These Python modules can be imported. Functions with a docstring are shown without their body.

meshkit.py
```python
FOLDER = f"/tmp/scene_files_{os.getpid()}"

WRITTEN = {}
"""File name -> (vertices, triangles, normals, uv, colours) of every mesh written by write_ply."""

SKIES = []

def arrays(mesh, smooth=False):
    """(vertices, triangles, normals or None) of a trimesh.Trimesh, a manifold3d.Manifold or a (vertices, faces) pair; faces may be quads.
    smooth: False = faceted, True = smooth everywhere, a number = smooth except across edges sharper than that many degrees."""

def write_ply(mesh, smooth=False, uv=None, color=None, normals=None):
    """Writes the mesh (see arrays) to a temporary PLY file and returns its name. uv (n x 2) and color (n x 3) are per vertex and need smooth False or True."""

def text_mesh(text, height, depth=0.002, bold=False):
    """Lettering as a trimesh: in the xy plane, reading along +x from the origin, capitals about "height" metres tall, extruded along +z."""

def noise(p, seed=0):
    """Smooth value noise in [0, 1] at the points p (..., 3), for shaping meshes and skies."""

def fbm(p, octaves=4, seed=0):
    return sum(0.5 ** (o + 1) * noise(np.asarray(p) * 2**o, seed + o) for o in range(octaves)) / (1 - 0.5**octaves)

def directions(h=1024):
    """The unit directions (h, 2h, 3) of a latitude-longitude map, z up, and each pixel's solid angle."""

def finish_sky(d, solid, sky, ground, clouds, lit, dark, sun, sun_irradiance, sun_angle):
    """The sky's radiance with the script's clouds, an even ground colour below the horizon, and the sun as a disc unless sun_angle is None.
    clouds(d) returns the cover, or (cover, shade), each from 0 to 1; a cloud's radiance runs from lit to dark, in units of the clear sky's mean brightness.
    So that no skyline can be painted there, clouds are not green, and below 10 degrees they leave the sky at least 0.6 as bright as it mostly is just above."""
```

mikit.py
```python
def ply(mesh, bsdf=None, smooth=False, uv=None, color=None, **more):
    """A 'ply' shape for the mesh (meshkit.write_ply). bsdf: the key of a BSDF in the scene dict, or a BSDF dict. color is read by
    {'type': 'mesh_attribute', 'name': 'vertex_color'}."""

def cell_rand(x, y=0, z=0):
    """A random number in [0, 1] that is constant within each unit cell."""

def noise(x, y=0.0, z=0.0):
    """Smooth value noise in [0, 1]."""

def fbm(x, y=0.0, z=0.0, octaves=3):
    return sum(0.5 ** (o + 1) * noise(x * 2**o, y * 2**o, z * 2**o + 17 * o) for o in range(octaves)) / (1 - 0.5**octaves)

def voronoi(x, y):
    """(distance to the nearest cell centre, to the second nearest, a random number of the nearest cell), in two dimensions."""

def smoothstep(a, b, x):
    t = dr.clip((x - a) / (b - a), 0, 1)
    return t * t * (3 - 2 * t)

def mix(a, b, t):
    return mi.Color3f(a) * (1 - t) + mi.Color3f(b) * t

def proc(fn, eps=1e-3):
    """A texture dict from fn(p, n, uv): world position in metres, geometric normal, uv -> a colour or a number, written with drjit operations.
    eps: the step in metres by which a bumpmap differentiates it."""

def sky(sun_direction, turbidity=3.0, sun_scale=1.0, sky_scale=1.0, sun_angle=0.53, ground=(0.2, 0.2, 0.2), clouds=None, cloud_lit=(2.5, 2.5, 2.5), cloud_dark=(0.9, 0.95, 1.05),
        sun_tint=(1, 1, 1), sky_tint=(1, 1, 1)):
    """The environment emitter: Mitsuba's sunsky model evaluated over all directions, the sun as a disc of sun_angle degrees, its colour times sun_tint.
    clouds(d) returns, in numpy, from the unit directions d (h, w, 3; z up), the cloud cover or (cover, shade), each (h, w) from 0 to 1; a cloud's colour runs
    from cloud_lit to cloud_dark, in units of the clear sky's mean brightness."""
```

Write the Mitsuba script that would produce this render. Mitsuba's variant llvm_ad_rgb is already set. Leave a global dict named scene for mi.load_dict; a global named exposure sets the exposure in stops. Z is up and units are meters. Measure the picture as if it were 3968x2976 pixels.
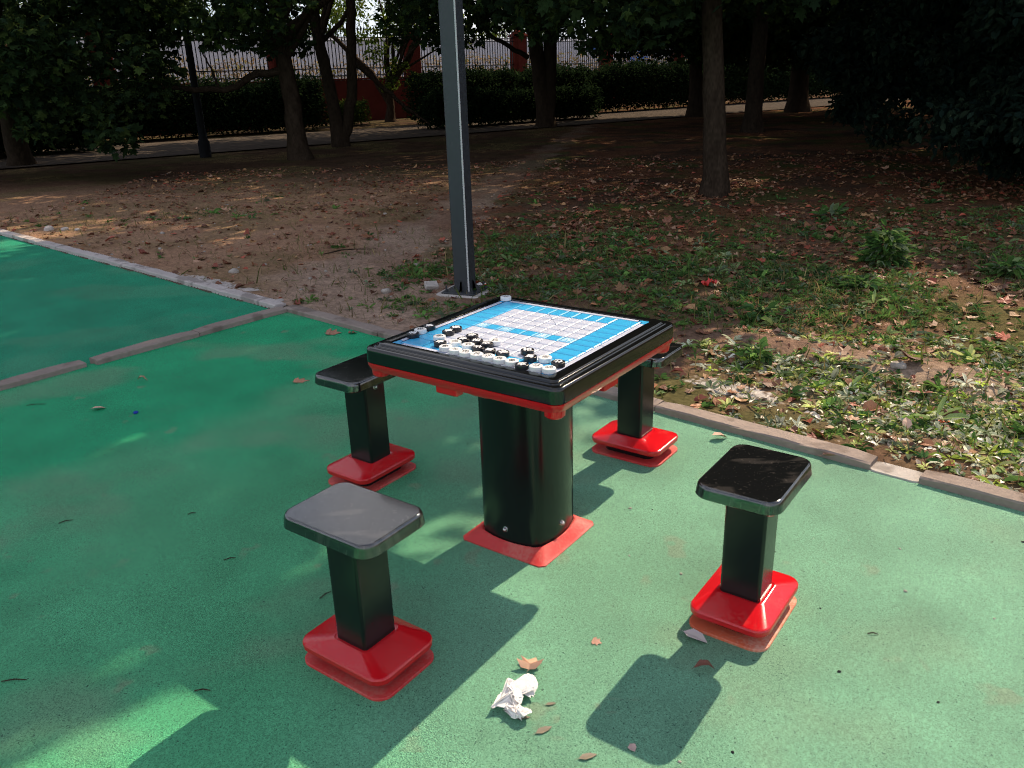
import math, json, numpy as np, trimesh, drjit as dr, mitsuba as mi, mikit, meshkit
from mikit import proc, ply, mix, smoothstep, voronoi
T = mi.ScalarTransform4f
scene, labels = {}, {}

# ---------------------------------------------------------------- camera, sky, exposure
PITCH, ROLL, EYE = 0.3618, -0.0325, 1.5456
_f = np.array([0, math.cos(PITCH), -math.sin(PITCH)]); _r = np.array([1.0, 0, 0]); _u = np.array([0, math.sin(PITCH), math.cos(PITCH)])
_up = -math.sin(ROLL) * _r + math.cos(ROLL) * _u
scene['camera'] = {'type': 'perspective', 'fov': 64.19, 'fov_axis': 'x', 'near_clip': 0.05, 'far_clip': 900.0,
                   'to_world': T().look_at(origin=[0, 0, EYE], target=[0, float(_f[1]), EYE + float(_f[2])], up=_up.tolist())}
SUN = np.array([math.sin(0.7285) * math.cos(0.7332), math.cos(0.7285) * math.cos(0.7332), math.sin(0.7332)])
def clouds(d):
    n = meshkit.fbm(d * np.array([2.2, 2.2, 4.0]) + 3.1, 5, 4)
    return np.clip((n - 0.37) * 3.2, 0, 0.85), np.clip((n - 0.6) * 2.0, 0, 0.5)
scene['sky'] = mikit.sky(SUN.tolist(), turbidity=3.5, clouds=clouds, cloud_lit=(2.5, 2.42, 2.45), cloud_dark=(1.1, 1.1, 1.15))
exposure = 2.25

# ---------------------------------------------------------------- helpers
def key(name, parent=None):
    base = (parent + '__' if parent else '') + name
    k, i = base, 1
    while k in scene or k in labels and 'label' in labels[k] or k in RES:
        k = f'{base}_{i:03d}'; i += 1
    return k
RES = set()
def thing(name, label, cat, group=None):
    k = key(name); RES.add(k)
    labels[k] = {'label': label, 'category': cat}
    if group: labels[k]['group'] = group
    return k
def add(name, mesh, bsdf, parent=None, smooth=False, color=None, label=None, kind=None, cat=None, group=None, to=None, uv=None):
    k = key(name, parent)
    d = mesh if isinstance(mesh, dict) else ply(mesh, bsdf, smooth=smooth, color=color, uv=uv)
    d = dict(d)
    if isinstance(mesh, dict) and bsdf: d['bsdf'] = {'type': 'ref', 'id': bsdf}
    if to is not None: d['to_world'] = to
    scene[k] = d
    l = {}
    if label: l['label'] = label
    if cat: l['category'] = cat
    if group: l['group'] = group
    if kind: l['kind'] = kind
    if l: labels[k] = l
    return k
cat = trimesh.util.concatenate
def TM(v, f): return trimesh.Trimesh(np.asarray(v, float), np.asarray(f, int), process=False)
def move(m, p=(0, 0, 0), rz=0.0, s=1.0):
    m = m.copy(); c, n = math.cos(rz), math.sin(rz)
    m.vertices = (m.vertices * s) @ np.array([[c, n, 0], [-n, c, 0], [0, 0, 1.0]]) + np.asarray(p, float); return m
def rrect(w, d, r, z, n=5):
    """closed ring of a rounded rectangle, w by d, corner radius r"""
    pts = []
    for k, (sx, sy) in enumerate(((1, 1), (-1, 1), (-1, -1), (1, -1))):
        for i in range(n + 1):
            a = (k + i / n) * math.pi / 2
            pts.append((sx * (w / 2 - r) + r * math.cos(a), sy * (d / 2 - r) + r * math.sin(a), z))
    return np.array(pts)
def loft(rings, cap0=True, cap1=True):
    n = len(rings[0]); v = np.vstack(rings); f = []
    for k in range(len(rings) - 1):
        for i in range(n):
            j = (i + 1) % n; a, b, c, d = k * n + i, k * n + j, (k + 1) * n + j, (k + 1) * n + i
            f += [(a, b, c), (a, c, d)]
    v = list(v)
    if cap0:
        v.append(rings[0].mean(0)); m = len(v) - 1
        f += [(m, (i + 1) % n, i) for i in range(n)]
    if cap1:
        v.append(rings[-1].mean(0)); m = len(v) - 1; o = (len(rings) - 1) * n
        f += [(m, o + i, o + (i + 1) % n) for i in range(n)]
    me = TM(v, f)
    if cap0 and cap1 and me.volume < 0: me.invert()
    return me
def lathe(prof, n=20):
    """profile [(r, z)] from the bottom up, closed on the axis"""
    a = np.arange(n) * 2 * math.pi / n
    return loft([np.c_[r * np.cos(a), r * np.sin(a), np.full(n, z)] for r, z in prof])
def tube(pts, rad, n=8, caps=True):
    pts = np.asarray(pts, float); rad = np.broadcast_to(rad, len(pts)); rings = []
    t = np.gradient(pts, axis=0); t /= np.linalg.norm(t, axis=1, keepdims=True) + 1e-12
    x = np.cross(t[0], [0.3, 0.1, 1.0] if abs(t[0][2]) < 0.9 else [1.0, 0.2, 0]); a = np.arange(n) * 2 * math.pi / n
    for p, q, r in zip(pts, t, rad):
        x = x - q * (x @ q); x /= np.linalg.norm(x); y = np.cross(q, x)
        rings.append(p + r * (np.cos(a)[:, None] * x + np.sin(a)[:, None] * y))
    return loft(rings, caps, caps)
def box(w, d, h, c=0.0, p=(0, 0, 0), rz=0.0):
    """box standing on z = 0 with chamfer c on every edge"""
    if c <= 0: m = trimesh.creation.box((w, d, h)); m.apply_translation((0, 0, h / 2))
    else: m = loft([rrect(w - 2 * c, d - 2 * c, c, 0, 1), rrect(w, d, c, c, 1), rrect(w, d, c, h - c, 1), rrect(w - 2 * c, d - 2 * c, c, h, 1)])
    return move(m, p, rz)
def fbm2(x, y, s=1.0, o=4, seed=0): return meshkit.fbm(np.stack([np.asarray(x) * s, np.asarray(y) * s, np.zeros_like(x) + 7.3], -1), o, seed)

# leaves: templates lie in the xy plane, stalk at the origin, tip along +x, one unit long
def _oval(w=0.45, bend=0.18):
    v = [(0, 0, 0), (.3, w * .5, .05), (.68, w * .42, 0), (1, 0, -bend), (.68, -w * .42, 0), (.3, -w * .5, .05), (.5, 0, -.05)]
    f = [(6, 0, 5), (6, 5, 4), (6, 4, 3), (6, 3, 2), (6, 2, 1), (6, 1, 0)]
    return np.array(v, float), np.array(f)
def _lobed():
    r = [(0, .12), (.12, .42), (.22, .30), (.33, .5), (.42, .34), (.5, .62)]
    pts = [(-0.02, 0, 0)]
    prof = [(-.05, .28), (.22, .50), (.30, .28), (.62, .46), (.62, .20), (1, 0)]
    up = [(a, b, -0.25 * b - .1 * a * a) for a, b in prof]
    v = [(.25, 0, .04), (0, 0, 0)] + up + [(a, -b, c) for a, b, c in up[-2::-1]]
    n = len(v); f = [(0, i, i + 1 if i + 1 < n else 1) for i in range(1, n)]
    return np.array(v, float), np.array(f)
def _quad(): return np.array([(0, 0, 0), (.5, .3, .04), (1, 0, -.15), (.5, -.3, .04)], float), np.array([(0, 3, 1), (1, 3, 2)])
def _blade(): return np.array([(0, .04, 0), (0, -.04, 0), (.6, .025, .03), (.6, -.025, .03), (1, 0, -.12)], float), np.array([(0, 1, 3), (0, 3, 2), (2, 3, 4)])
OVAL, LOBED, QUAD, BLADE = _oval(), _lobed(), _quad(), _blade()
def leaves(c, size, tmpl, rng, pitch=(-0.35, 0.5), roll=0.6, yaw=None):
    """one mesh of leaves at the points c"""
    v, f = tmpl; n = len(c); size = np.broadcast_to(size, n)
    ya = rng.uniform(0, 2 * np.pi, n) if yaw is None else yaw
    pi_ = rng.normal(pitch[0], pitch[1], n); ro = rng.normal(0, roll, n)
    cy, sy, cp, sp, cr, sr = np.cos(ya), np.sin(ya), np.cos(pi_), np.sin(pi_), np.cos(ro), np.sin(ro)
    X = np.stack([cy * cp, sy * cp, sp], -1)
    Y0 = np.stack([-sy, cy, np.zeros(n)], -1); Z0 = np.cross(X, Y0)
    Y = Y0 * cr[:, None] + Z0 * sr[:, None]; Z = np.cross(X, Y)
    P = c[:, None] + size[:, None, None] * (v[None, :, 0, None] * X[:, None] + v[None, :, 1, None] * Y[:, None] + v[None, :, 2, None] * Z[:, None])
    F = f[None] + (np.arange(n) * len(v))[:, None, None]
    return TM(P.reshape(-1, 3), F.reshape(-1, 3))
def leafcol(n, nv, rng, cols, w=None, jit=0.25):
    cols = np.array(cols, float); i = rng.choice(len(cols), n, p=w)
    c = cols[i] * np.exp(rng.normal(0, jit, (n, 1)))
    return np.repeat(np.clip(c, 0, 1), nv, axis=0)

# ---------------------------------------------------------------- places measured on the ground
KC = np.array([-1.57, 5.80]); KD = np.array([0.744, -0.668]); KN = np.array([0.668, 0.744])      # kerb corner, kerb direction, outward normal
DV = np.array([-0.635, -0.772])                                                               # direction of the kerb that divides the two courts
def kerb_out(x, y): return (x - KC[0]) * KN[0] + (y - KC[1]) * KN[1]                            # distance beyond the kerb's outer edge
PATH = np.array([(-1.15, 5.6), (-1.25, 7.0), (-0.75, 9.3), (-0.28, 11.6), (0.45, 15.2), (1.2, 19.4), (1.6, 24)])
def path_dist(x, y):
    d = np.full(np.shape(x), 9e9)
    for a, b in zip(PATH[:-1], PATH[1:]):
        t = np.clip(((x - a[0]) * (b - a)[0] + (y - a[1]) * (b - a)[1]) / ((b - a) @ (b - a)), 0, 1)
        d = np.minimum(d, np.hypot(x - a[0] - t * (b - a)[0], y - a[1] - t * (b - a)[1]))
    return d
def blob(x, y, cx, cy, rx, ry, a=0.0):
    c, s = math.cos(a), math.sin(a); X, Y = (x - cx) * c + (y - cy) * s, -(x - cx) * s + (y - cy) * c
    return np.exp(-(X / rx) ** 2 - (Y / ry) ** 2)
def ground_z(x, y):
    x, y = np.asarray(x, float), np.asarray(y, float)
    k = kerb_out(x, y)
    far = np.clip((np.hypot(x, y) - 12) / 10, 0, 1)
    z = 0.012 + 0.035 * (fbm2(x, y, 1.1, 4, 1) - 0.45) * np.clip(k / 0.6, 0, 1) + 0.018 * (fbm2(x, y, 6, 3, 2) - 0.5)
    z = z + 0.022 * (fbm2(x, y, 22, 2, 3) - 0.5) * (1 - far)
    berm = np.maximum(blob(x, y, 1.62, 4.42, 0.62, 0.2, -0.62), np.maximum(blob(x, y, 2.22, 3.95, 0.5, 0.2, -0.6), 0.6 * blob(x, y, 2.75, 3.65, 0.5, 0.2, -0.5)))
    z = z + berm * (0.05 + 0.05 * (fbm2(x, y, 14, 3, 5) - 0.4))
    z = z - 0.02 * np.exp(-(path_dist(x, y) / 0.35) ** 2)
    z = z * (1 - 0.75 * far)
    return np.where(k > 0.0, z, np.where(k > -0.12, 0.0, -0.06))
def scatter(rng, n, x0, x1, y0, y1, dens):
    """points on the open ground, kept with probability dens(x, y)"""
    x, y = rng.uniform(x0, x1, n), rng.uniform(y0, y1, n)
    k = (rng.random(n) < dens(x, y)) & (kerb_out(x, y) > 0.03)
    x, y = x[k], y[k]
    return np.c_[x, y, ground_z(x, y)]

# ---------------------------------------------------------------- materials
def mat(name, **d): scene[name] = d; return name
def rgb(*c): return {'type': 'rgb', 'value': list(c)}
def C(*c): return mi.Color3f(*c)
fbm, noise = mikit.fbm, mikit.noise
def court_colour(fresh, worn, dusty):
    def fn(p, n, uv):
        x, y = p.x, p.y
        big = fbm(x * 0.9, y * 0.9, 2.0, 4); mid = fbm(x * 5.0 + 9, y * 5.0, 5.0, 3)
        line = (y - 3.9) - 1.15 * (x + 1.4) + 1.2 * (fbm(x * 1.6, y * 1.6, 11.0, 3) - 0.5)        # fresh band by the divider; beyond it wear with dappled light painted in
        w = smoothstep(0.10, -0.25, line) * smoothstep(0.25, 0.6, big + 0.18) * dusty
        pale = smoothstep(-0.9, 0.5, x + 1.2 * (big - 0.5)) * dusty  # paler to the right: wear plus the sunlit tone put into the colour
        c = mix(fresh, mix(worn, C(.130, .268, .178), pale * dusty), w * 0.85)
        c = c * (0.78 + 0.44 * mid)
        ol = smoothstep(0.50, 0.72, fbm(x * 1.7 + 13, y * 2.3 + 5, 9.0, 4)) * dusty
        c = mix(c, C(.150, .225, .140), ol * 0.42)
        st = smoothstep(0.73, 0.84, fbm(x * 7.3 + 31, y * 7.1, 1.0, 4)) * smoothstep(0.42, 0.6, noise(x * 26, y * 26, 3.0)) * dusty
        c = mix(c, C(.20, .19, .13), st * 0.35)
        g = noise(x * 330, y * 330, 1.0); h = noise(x * 700, y * 700, 4.0)                        # rubber crumbs
        c = c * (0.52 + 0.64 * g + 0.40 * h)
        sp = smoothstep(0.88, 0.94, noise(x * 260 + 5, y * 260, 8.0))
        return mix(c, C(.012, .05, .035), sp * 0.8)
    return fn
def crumb(p, n, uv): return 0.0017 * noise(p.x * 330, p.y * 330, 1.0) + 0.0009 * noise(p.x * 700, p.y * 700, 4.0)
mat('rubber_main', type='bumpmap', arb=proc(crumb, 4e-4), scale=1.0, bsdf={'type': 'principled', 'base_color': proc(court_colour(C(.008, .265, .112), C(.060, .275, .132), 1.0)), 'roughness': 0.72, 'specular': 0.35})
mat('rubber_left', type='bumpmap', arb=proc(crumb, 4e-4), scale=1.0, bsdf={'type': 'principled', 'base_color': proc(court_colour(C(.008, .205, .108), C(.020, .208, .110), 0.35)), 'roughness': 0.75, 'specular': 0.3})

def ground_colour(p, n, uv):
    x, y = p.x, p.y
    k = (x - KC[0]) * KN[0] + (y - KC[1]) * KN[1]
    a = fbm(x * 0.7, y * 0.7, 1.0, 4); b = fbm(x * 4.0, y * 4.0, 3.0, 4); c3 = noise(x * 45, y * 45, 2.0); c4 = noise(x * 110, y * 110, 2.0)
    px = dr.select(y < 7, -1.2 + 0 * y, -1.25 + (y - 7) * 0.2)
    dist = dr.abs(x - px) + 0.8 * (fbm(x * 2.2, y * 2.2, 8.0, 4) - 0.5)
    wid = dr.select(y < 7.4, 1.15 - 0.35 * dr.clip(y - 6.4, 0, 1), 0.62 - 0.018 * (y - 7.4))
    trail = smoothstep(wid, wid * 0.35, dist)
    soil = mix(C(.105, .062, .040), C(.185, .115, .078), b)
    shade_far = smoothstep(6.8, 11.5, y + 6 * (a - .5) + 1.5 * (b - .5))  # darkens the far earth to stand in for shade under the trees
    soil = mix(soil, mix(C(.030, .020, .014), C(.070, .045, .030), b), shade_far * 0.85)
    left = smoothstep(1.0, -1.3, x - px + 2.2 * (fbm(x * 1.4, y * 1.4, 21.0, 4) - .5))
    soil = mix(soil, mix(C(.275, .155, .100), C(.39, .245, .16), b), left * 0.85 * (1 - smoothstep(11.0, 16.0, y)))  # left soil also loses its pale tone into the painted far shade
    straw = smoothstep(0.52, 0.7, a) * smoothstep(0.4, 0.7, noise(x * 14, y * 38, 6.0))
    soil = mix(soil, C(.26, .19, .085), straw * 0.45 * left)
    moss = smoothstep(0.45, 0.65, fbm(x * 1.3 + 4, y * 1.3, 12.0, 4)) * (1 - 0.6 * left)
    soil = mix(soil, C(.055, .075, .022), moss * 0.6)
    soil = mix(soil, mix(C(.26, .18, .135), C(.35, .25, .19), b), trail * (0.95 - 0.65 * smoothstep(8.0, 15.0, y)))
    def bl(cx, cy, rx, ry, ang):
        co, s = math.cos(ang), math.sin(ang); X, Y = (x - cx) * co + (y - cy) * s, (y - cy) * co - (x - cx) * s
        return dr.exp(-dr.square(X / rx) - dr.square(Y / ry))
    berm = dr.maximum(bl(1.62, 4.42, .62, .2, -.62), bl(2.22, 3.95, .5, .2, -.6))
    soil = mix(soil, mix(C(.14, .085, .06), C(.24, .16, .12), b), dr.clip(berm * 1.3, 0, 1))
    lf = smoothstep(0.35, 0.62, fbm(x * 1.9 + 7, y * 1.9, 31.0, 4)) * smoothstep(5.6, 7.2, y) * (1 - left)
    soil = mix(soil, mix(C(.085, .040, .024), C(.19, .085, .048), noise(x * 24, y * 40, 9.0)), lf * 0.7)
    pale_lit = bl(2.35, 3.42, .75, .42, -.7)  # paler soil paints the sunlight of the patch by the kerb
    soil = mix(soil, mix(C(.30, .22, .155), C(.46, .36, .28), b), dr.clip(pale_lit * 1.4, 0, 1) * 0.85)
    cem = dr.maximum(bl(-2.42, 6.66, .5, .075, -.73), dr.maximum(bl(1.12, 3.86, .26, .12, -.7), 0.8 * bl(-2.05, 6.36, .14, .09, -.7)))
    soil = mix(soil, C(.46, .43, .41), smoothstep(0.35, 0.75, cem + 0.5 * (c3 - 0.5) + 0.3 * (b - .5)) * 0.8)
    soil = soil * (0.60 + 0.45 * c3 + 0.35 * c4)
    return dr.select(k < 0.0, C(.10, .08, .06), soil)
def clod(p, n, uv): return 0.010 * fbm(p.x * 30, p.y * 30, 1.0, 3)
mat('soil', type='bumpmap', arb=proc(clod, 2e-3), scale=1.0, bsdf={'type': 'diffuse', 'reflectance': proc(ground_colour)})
def concrete_fn(base):
    def fn(p, n, uv):
        a = fbm(p.x * 3, p.y * 3, p.z * 3, 4); b = noise(p.x * 70, p.y * 70, p.z * 70)
        c = mi.Color3f(base) * (0.72 + 0.38 * a + 0.16 * b)
        return mix(c, C(.11, .085, .07), smoothstep(0.56, 0.72, fbm(p.x * 8 + 3, p.y * 8, 4.0, 3)) * 0.5)
    return fn
def cbump(p, n, uv): return 0.0035 * fbm(p.x * 60, p.y * 60, p.z * 60, 3)
for nm, c in (('kerb_brown', (.30, .245, .215)), ('kerb_pale', (.50, .45, .43)), ('concrete', (.46, .42, .39)), ('road_grey', (.078, .064, .052)), ('street_pale', (.42, .40, .39))):
    mat(nm, type='bumpmap', arb=proc(cbump, 1e-3), scale=1.0, bsdf={'type': 'diffuse', 'reflectance': proc(concrete_fn(c))})
mat('black_gloss', type='roughplastic', diffuse_reflectance=rgb(.005, .0052, .0056), alpha=0.035, int_ior=1.62)
def scuff(p, n, uv):
    s = smoothstep(0.60, 0.75, fbm(p.x * 9 + 2, p.y * 30, 3.0, 3)) * 0.5 + smoothstep(0.86, 0.90, noise(p.x * 170, p.y * 170, 2.0)) * 0.5
    return mix(C(.007, .0075, .008), C(.05, .045, .042), s)
mat('black_seat', type='roughplastic', diffuse_reflectance=proc(scuff), alpha=0.03, int_ior=2.05)
mat('black_satin', type='roughplastic', diffuse_reflectance=rgb(.008, .0085, .009), alpha=0.06, int_ior=1.45)
def red_fn(p, n, uv):
    d = smoothstep(0.55, 0.75, fbm(p.x * 14, p.y * 14, p.z * 14, 3)) * smoothstep(0.35, 0.7, noise(p.x * 160, p.y * 160, p.z * 160)) * smoothstep(0.3, 0.9, n.z)
    return mix(C(.58, .008, .014), C(.60, .16, .13), d * 0.18)
mat('red_gloss', type='roughplastic', diffuse_reflectance=proc(red_fn), alpha=0.06, int_ior=1.6)
def redflat_fn(p, n, uv):
    d = fbm(p.x * 10, p.y * 10, 2.0, 4); e = noise(p.x * 190, p.y * 190, 5.0)
    return mix(C(.56, .035, .035), C(.56, .15, .12), smoothstep(0.30, 0.95, d * 0.7 + 0.3 * e))
mat('red_flat', type='principled', base_color=proc(redflat_fn), roughness=0.55, specular=0.4)
def orangeflat_fn(p, n, uv):
    d = fbm(p.x * 12, p.y * 12, 2.0, 4); e = noise(p.x * 190, p.y * 190, 5.0)
    return mix(C(.62, .13, .06), C(.62, .36, .27), smoothstep(0.40, 0.95, d * 0.75 + 0.3 * e))
mat('red_faded', type='principled', base_color=proc(orangeflat_fn), roughness=0.6, specular=0.35)
mat('steel', type='roughconductor', material='Cr', alpha=0.18)
mat('tile_white', type='roughplastic', diffuse_reflectance=rgb(.56, .60, .72), alpha=0.17, int_ior=1.5)
mat('tile_blue', type='roughplastic', diffuse_reflectance=rgb(.05, .40, .72), alpha=0.12, int_ior=1.5)
mat('tile_river', type='roughplastic', diffuse_reflectance=rgb(.20, .50, .74), alpha=0.10, int_ior=1.5)
mat('board_blue', type='roughplastic', diffuse_reflectance=rgb(.020, .22, .52), alpha=0.05, int_ior=1.5)
mat('ink_grey', type='diffuse', reflectance=rgb(.16, .20, .30))
mat('ink_pale', type='diffuse', reflectance=rgb(.60, .76, .86))
mat('piece_white', type='roughplastic', diffuse_reflectance=rgb(.80, .80, .80), alpha=0.10, int_ior=1.5)
mat('piece_black', type='roughplastic', diffuse_reflectance=rgb(.012, .012, .016), alpha=0.10, int_ior=1.5)
mat('glyph_white', type='diffuse', reflectance=rgb(.82, .82, .82))
mat('glyph_black', type='diffuse', reflectance=rgb(.03, .035, .04))
mat('pole_grey', type='roughplastic', diffuse_reflectance=rgb(.040, .044, .052), alpha=0.25, int_ior=1.5)
mat('edge_sunlit', type='diffuse', reflectance=rgb(.55, .55, .56))  # pale colour stands in for the sun on the post edge
mat('post_black', type='principled', base_color=rgb(.010, .010, .012), roughness=0.7, specular=0.15)
mat('leaf', type='principledthin', base_color={'type': 'mesh_attribute', 'name': 'vertex_color'}, roughness=0.45, spec_trans=0.0, diff_trans=0.7, eta=1.45)
mat('weed_leaf', type='principledthin', base_color={'type': 'mesh_attribute', 'name': 'vertex_color'}, roughness=0.27, spec_trans=0.0, diff_trans=0.7, eta=1.5)
mat('joint_blue', type='diffuse', reflectance=rgb(.03, .06, .16))
mat('dry', type='twosided', bsdf={'type': 'principled', 'base_color': {'type': 'mesh_attribute', 'name': 'vertex_color'}, 'roughness': 0.6, 'specular': 0.4})
def bark_fn(p, n, uv):
    a = fbm(p.x * 18, p.y * 18, p.z * 5, 4); b = noise(p.x * 80, p.y * 80, p.z * 22)
    return mix(C(.026, .018, .013), C(.072, .052, .037), a) * (0.6 + 0.6 * b)
def bark_b(p, n, uv): return 0.02 * fbm(p.x * 26, p.y * 26, p.z * 7, 3)
mat('bark', type='bumpmap', arb=proc(bark_b, 3e-3), scale=1.0, bsdf={'type': 'diffuse', 'reflectance': proc(bark_fn)})
def brickred_fn(p, n, uv):
    a = fbm(p.x * 2, p.y * 2, p.z * 2, 4); m = noise(p.x * 20, p.y * 20, p.z * 20)
    return mix(C(.075, .016, .012), C(.115, .025, .018), a) * (0.8 + 0.3 * m)
mat('wall_red', type='diffuse', reflectance=proc(brickred_fn))
mat('iron', type='roughplastic', diffuse_reflectance=rgb(.012, .011, .011), alpha=0.3)
def hoard_fn(p, n, uv):
    a = fbm(p.x * 0.8, p.y * 0.8, p.z * 0.8, 4); b = fbm(p.x * 9, p.y * 9, p.z * 1.5, 3)
    return C(.38, .38, .42) * (0.75 + 0.25 * a + 0.15 * b)
mat('hoarding_grey', type='diffuse', reflectance=proc(hoard_fn))
mat('panel_blue', type='diffuse', reflectance=rgb(.05, .15, .50))
mat('paper', type='twosided', bsdf={'type': 'diffuse', 'reflectance': rgb(.80, .77, .75)})
mat('wrapper', type='twosided', bsdf={'type': 'principled', 'base_color': rgb(.60, .03, .025), 'roughness': 0.3})
mat('wrapper_gold', type='twosided', bsdf={'type': 'principled', 'base_color': rgb(.75, .55, .30), 'roughness': 0.3})
mat('cap_blue', type='diffuse', reflectance=rgb(.03, .06, .40))
def stone_fn(p, n, uv):
    return C(.42, .38, .34) * (0.6 + 0.5 * fbm(p.x * 25, p.y * 25, p.z * 25, 3))
mat('stone', type='diffuse', reflectance=proc(stone_fn))

# ---------------------------------------------------------------- ground, courts, kerbs, roads
def axis(a, b, step, far, grow=1.25):
    m = list(np.arange(a, b + 1e-9, step)); s = step
    while m[-1] < far: s *= grow; m.append(m[-1] + s)
    s = step
    while m[0] > -far: s *= grow; m.insert(0, m[0] - s)
    return np.array(m)
gx, gy = axis(-6.5, 7.0, 0.035, 420), axis(2.4, 13.0, 0.035, 420)
X, Y = np.meshgrid(gx, gy, indexing='ij'); Z = ground_z(X, Y)
nx, ny = X.shape; I = np.arange(nx * ny).reshape(nx, ny)
gf = np.vstack([np.c_[I[:-1, :-1].ravel(), I[1:, :-1].ravel(), I[1:, 1:].ravel()], np.c_[I[:-1, :-1].ravel(), I[1:, 1:].ravel(), I[:-1, 1:].ravel()]])
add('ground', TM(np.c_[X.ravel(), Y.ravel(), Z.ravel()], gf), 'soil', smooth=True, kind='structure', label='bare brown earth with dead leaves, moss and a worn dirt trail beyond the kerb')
def sheet(poly, z):
    """flat polygon cut into a grid of triangles, so that shading stays even"""
    p = np.array(poly, float); return TM(np.c_[p, np.full(len(p), z)], [(0, i, i + 1) for i in range(1, len(p) - 1)])
KI = KC - 0.09 * KN
add('court', sheet([KI, KI + 28 * DV, KI + 40 * KD + 28 * DV, KI + 40 * KD][::1], 0.0), 'rubber_main', kind='structure', label='green rubber court around the chess table, worn and dusty')
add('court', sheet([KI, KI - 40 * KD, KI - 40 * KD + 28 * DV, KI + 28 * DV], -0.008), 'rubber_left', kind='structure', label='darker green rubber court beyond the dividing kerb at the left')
rng = np.random.default_rng(5)
kb = thing('kerb', 'low grey brown concrete kerb along the near edge of the earth', 'kerb'); labels[kb] = {'kind': 'structure', 'label': labels[kb]['label']}
def kerb_stone(parent, o, d, n, a0, a1, w, h, m, off=0.0, jit=0.0014):
    L = a1 - a0; k = max(2, int(L / 0.09)); c = 0.006; rings = []
    for i in range(k + 1):
        t = a0 + L * i / k; e = 0.005 if i in (0, k) else 0.0
        j = rng.normal(0, jit, 4)
        pr = [(-w + j[0], -0.06), (-w + j[0], h - c - e), (-w + c + e + j[0], h - e + j[2]), (-c - e + j[1], h - e + j[3]), (j[1], h - c - e), (j[1], -0.06)]
        rings.append(np.array([np.r_[o + d * t + n * (q + off), z] for q, z in pr]))
    add('stone', loft(rings), m, parent, smooth=25)
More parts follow.
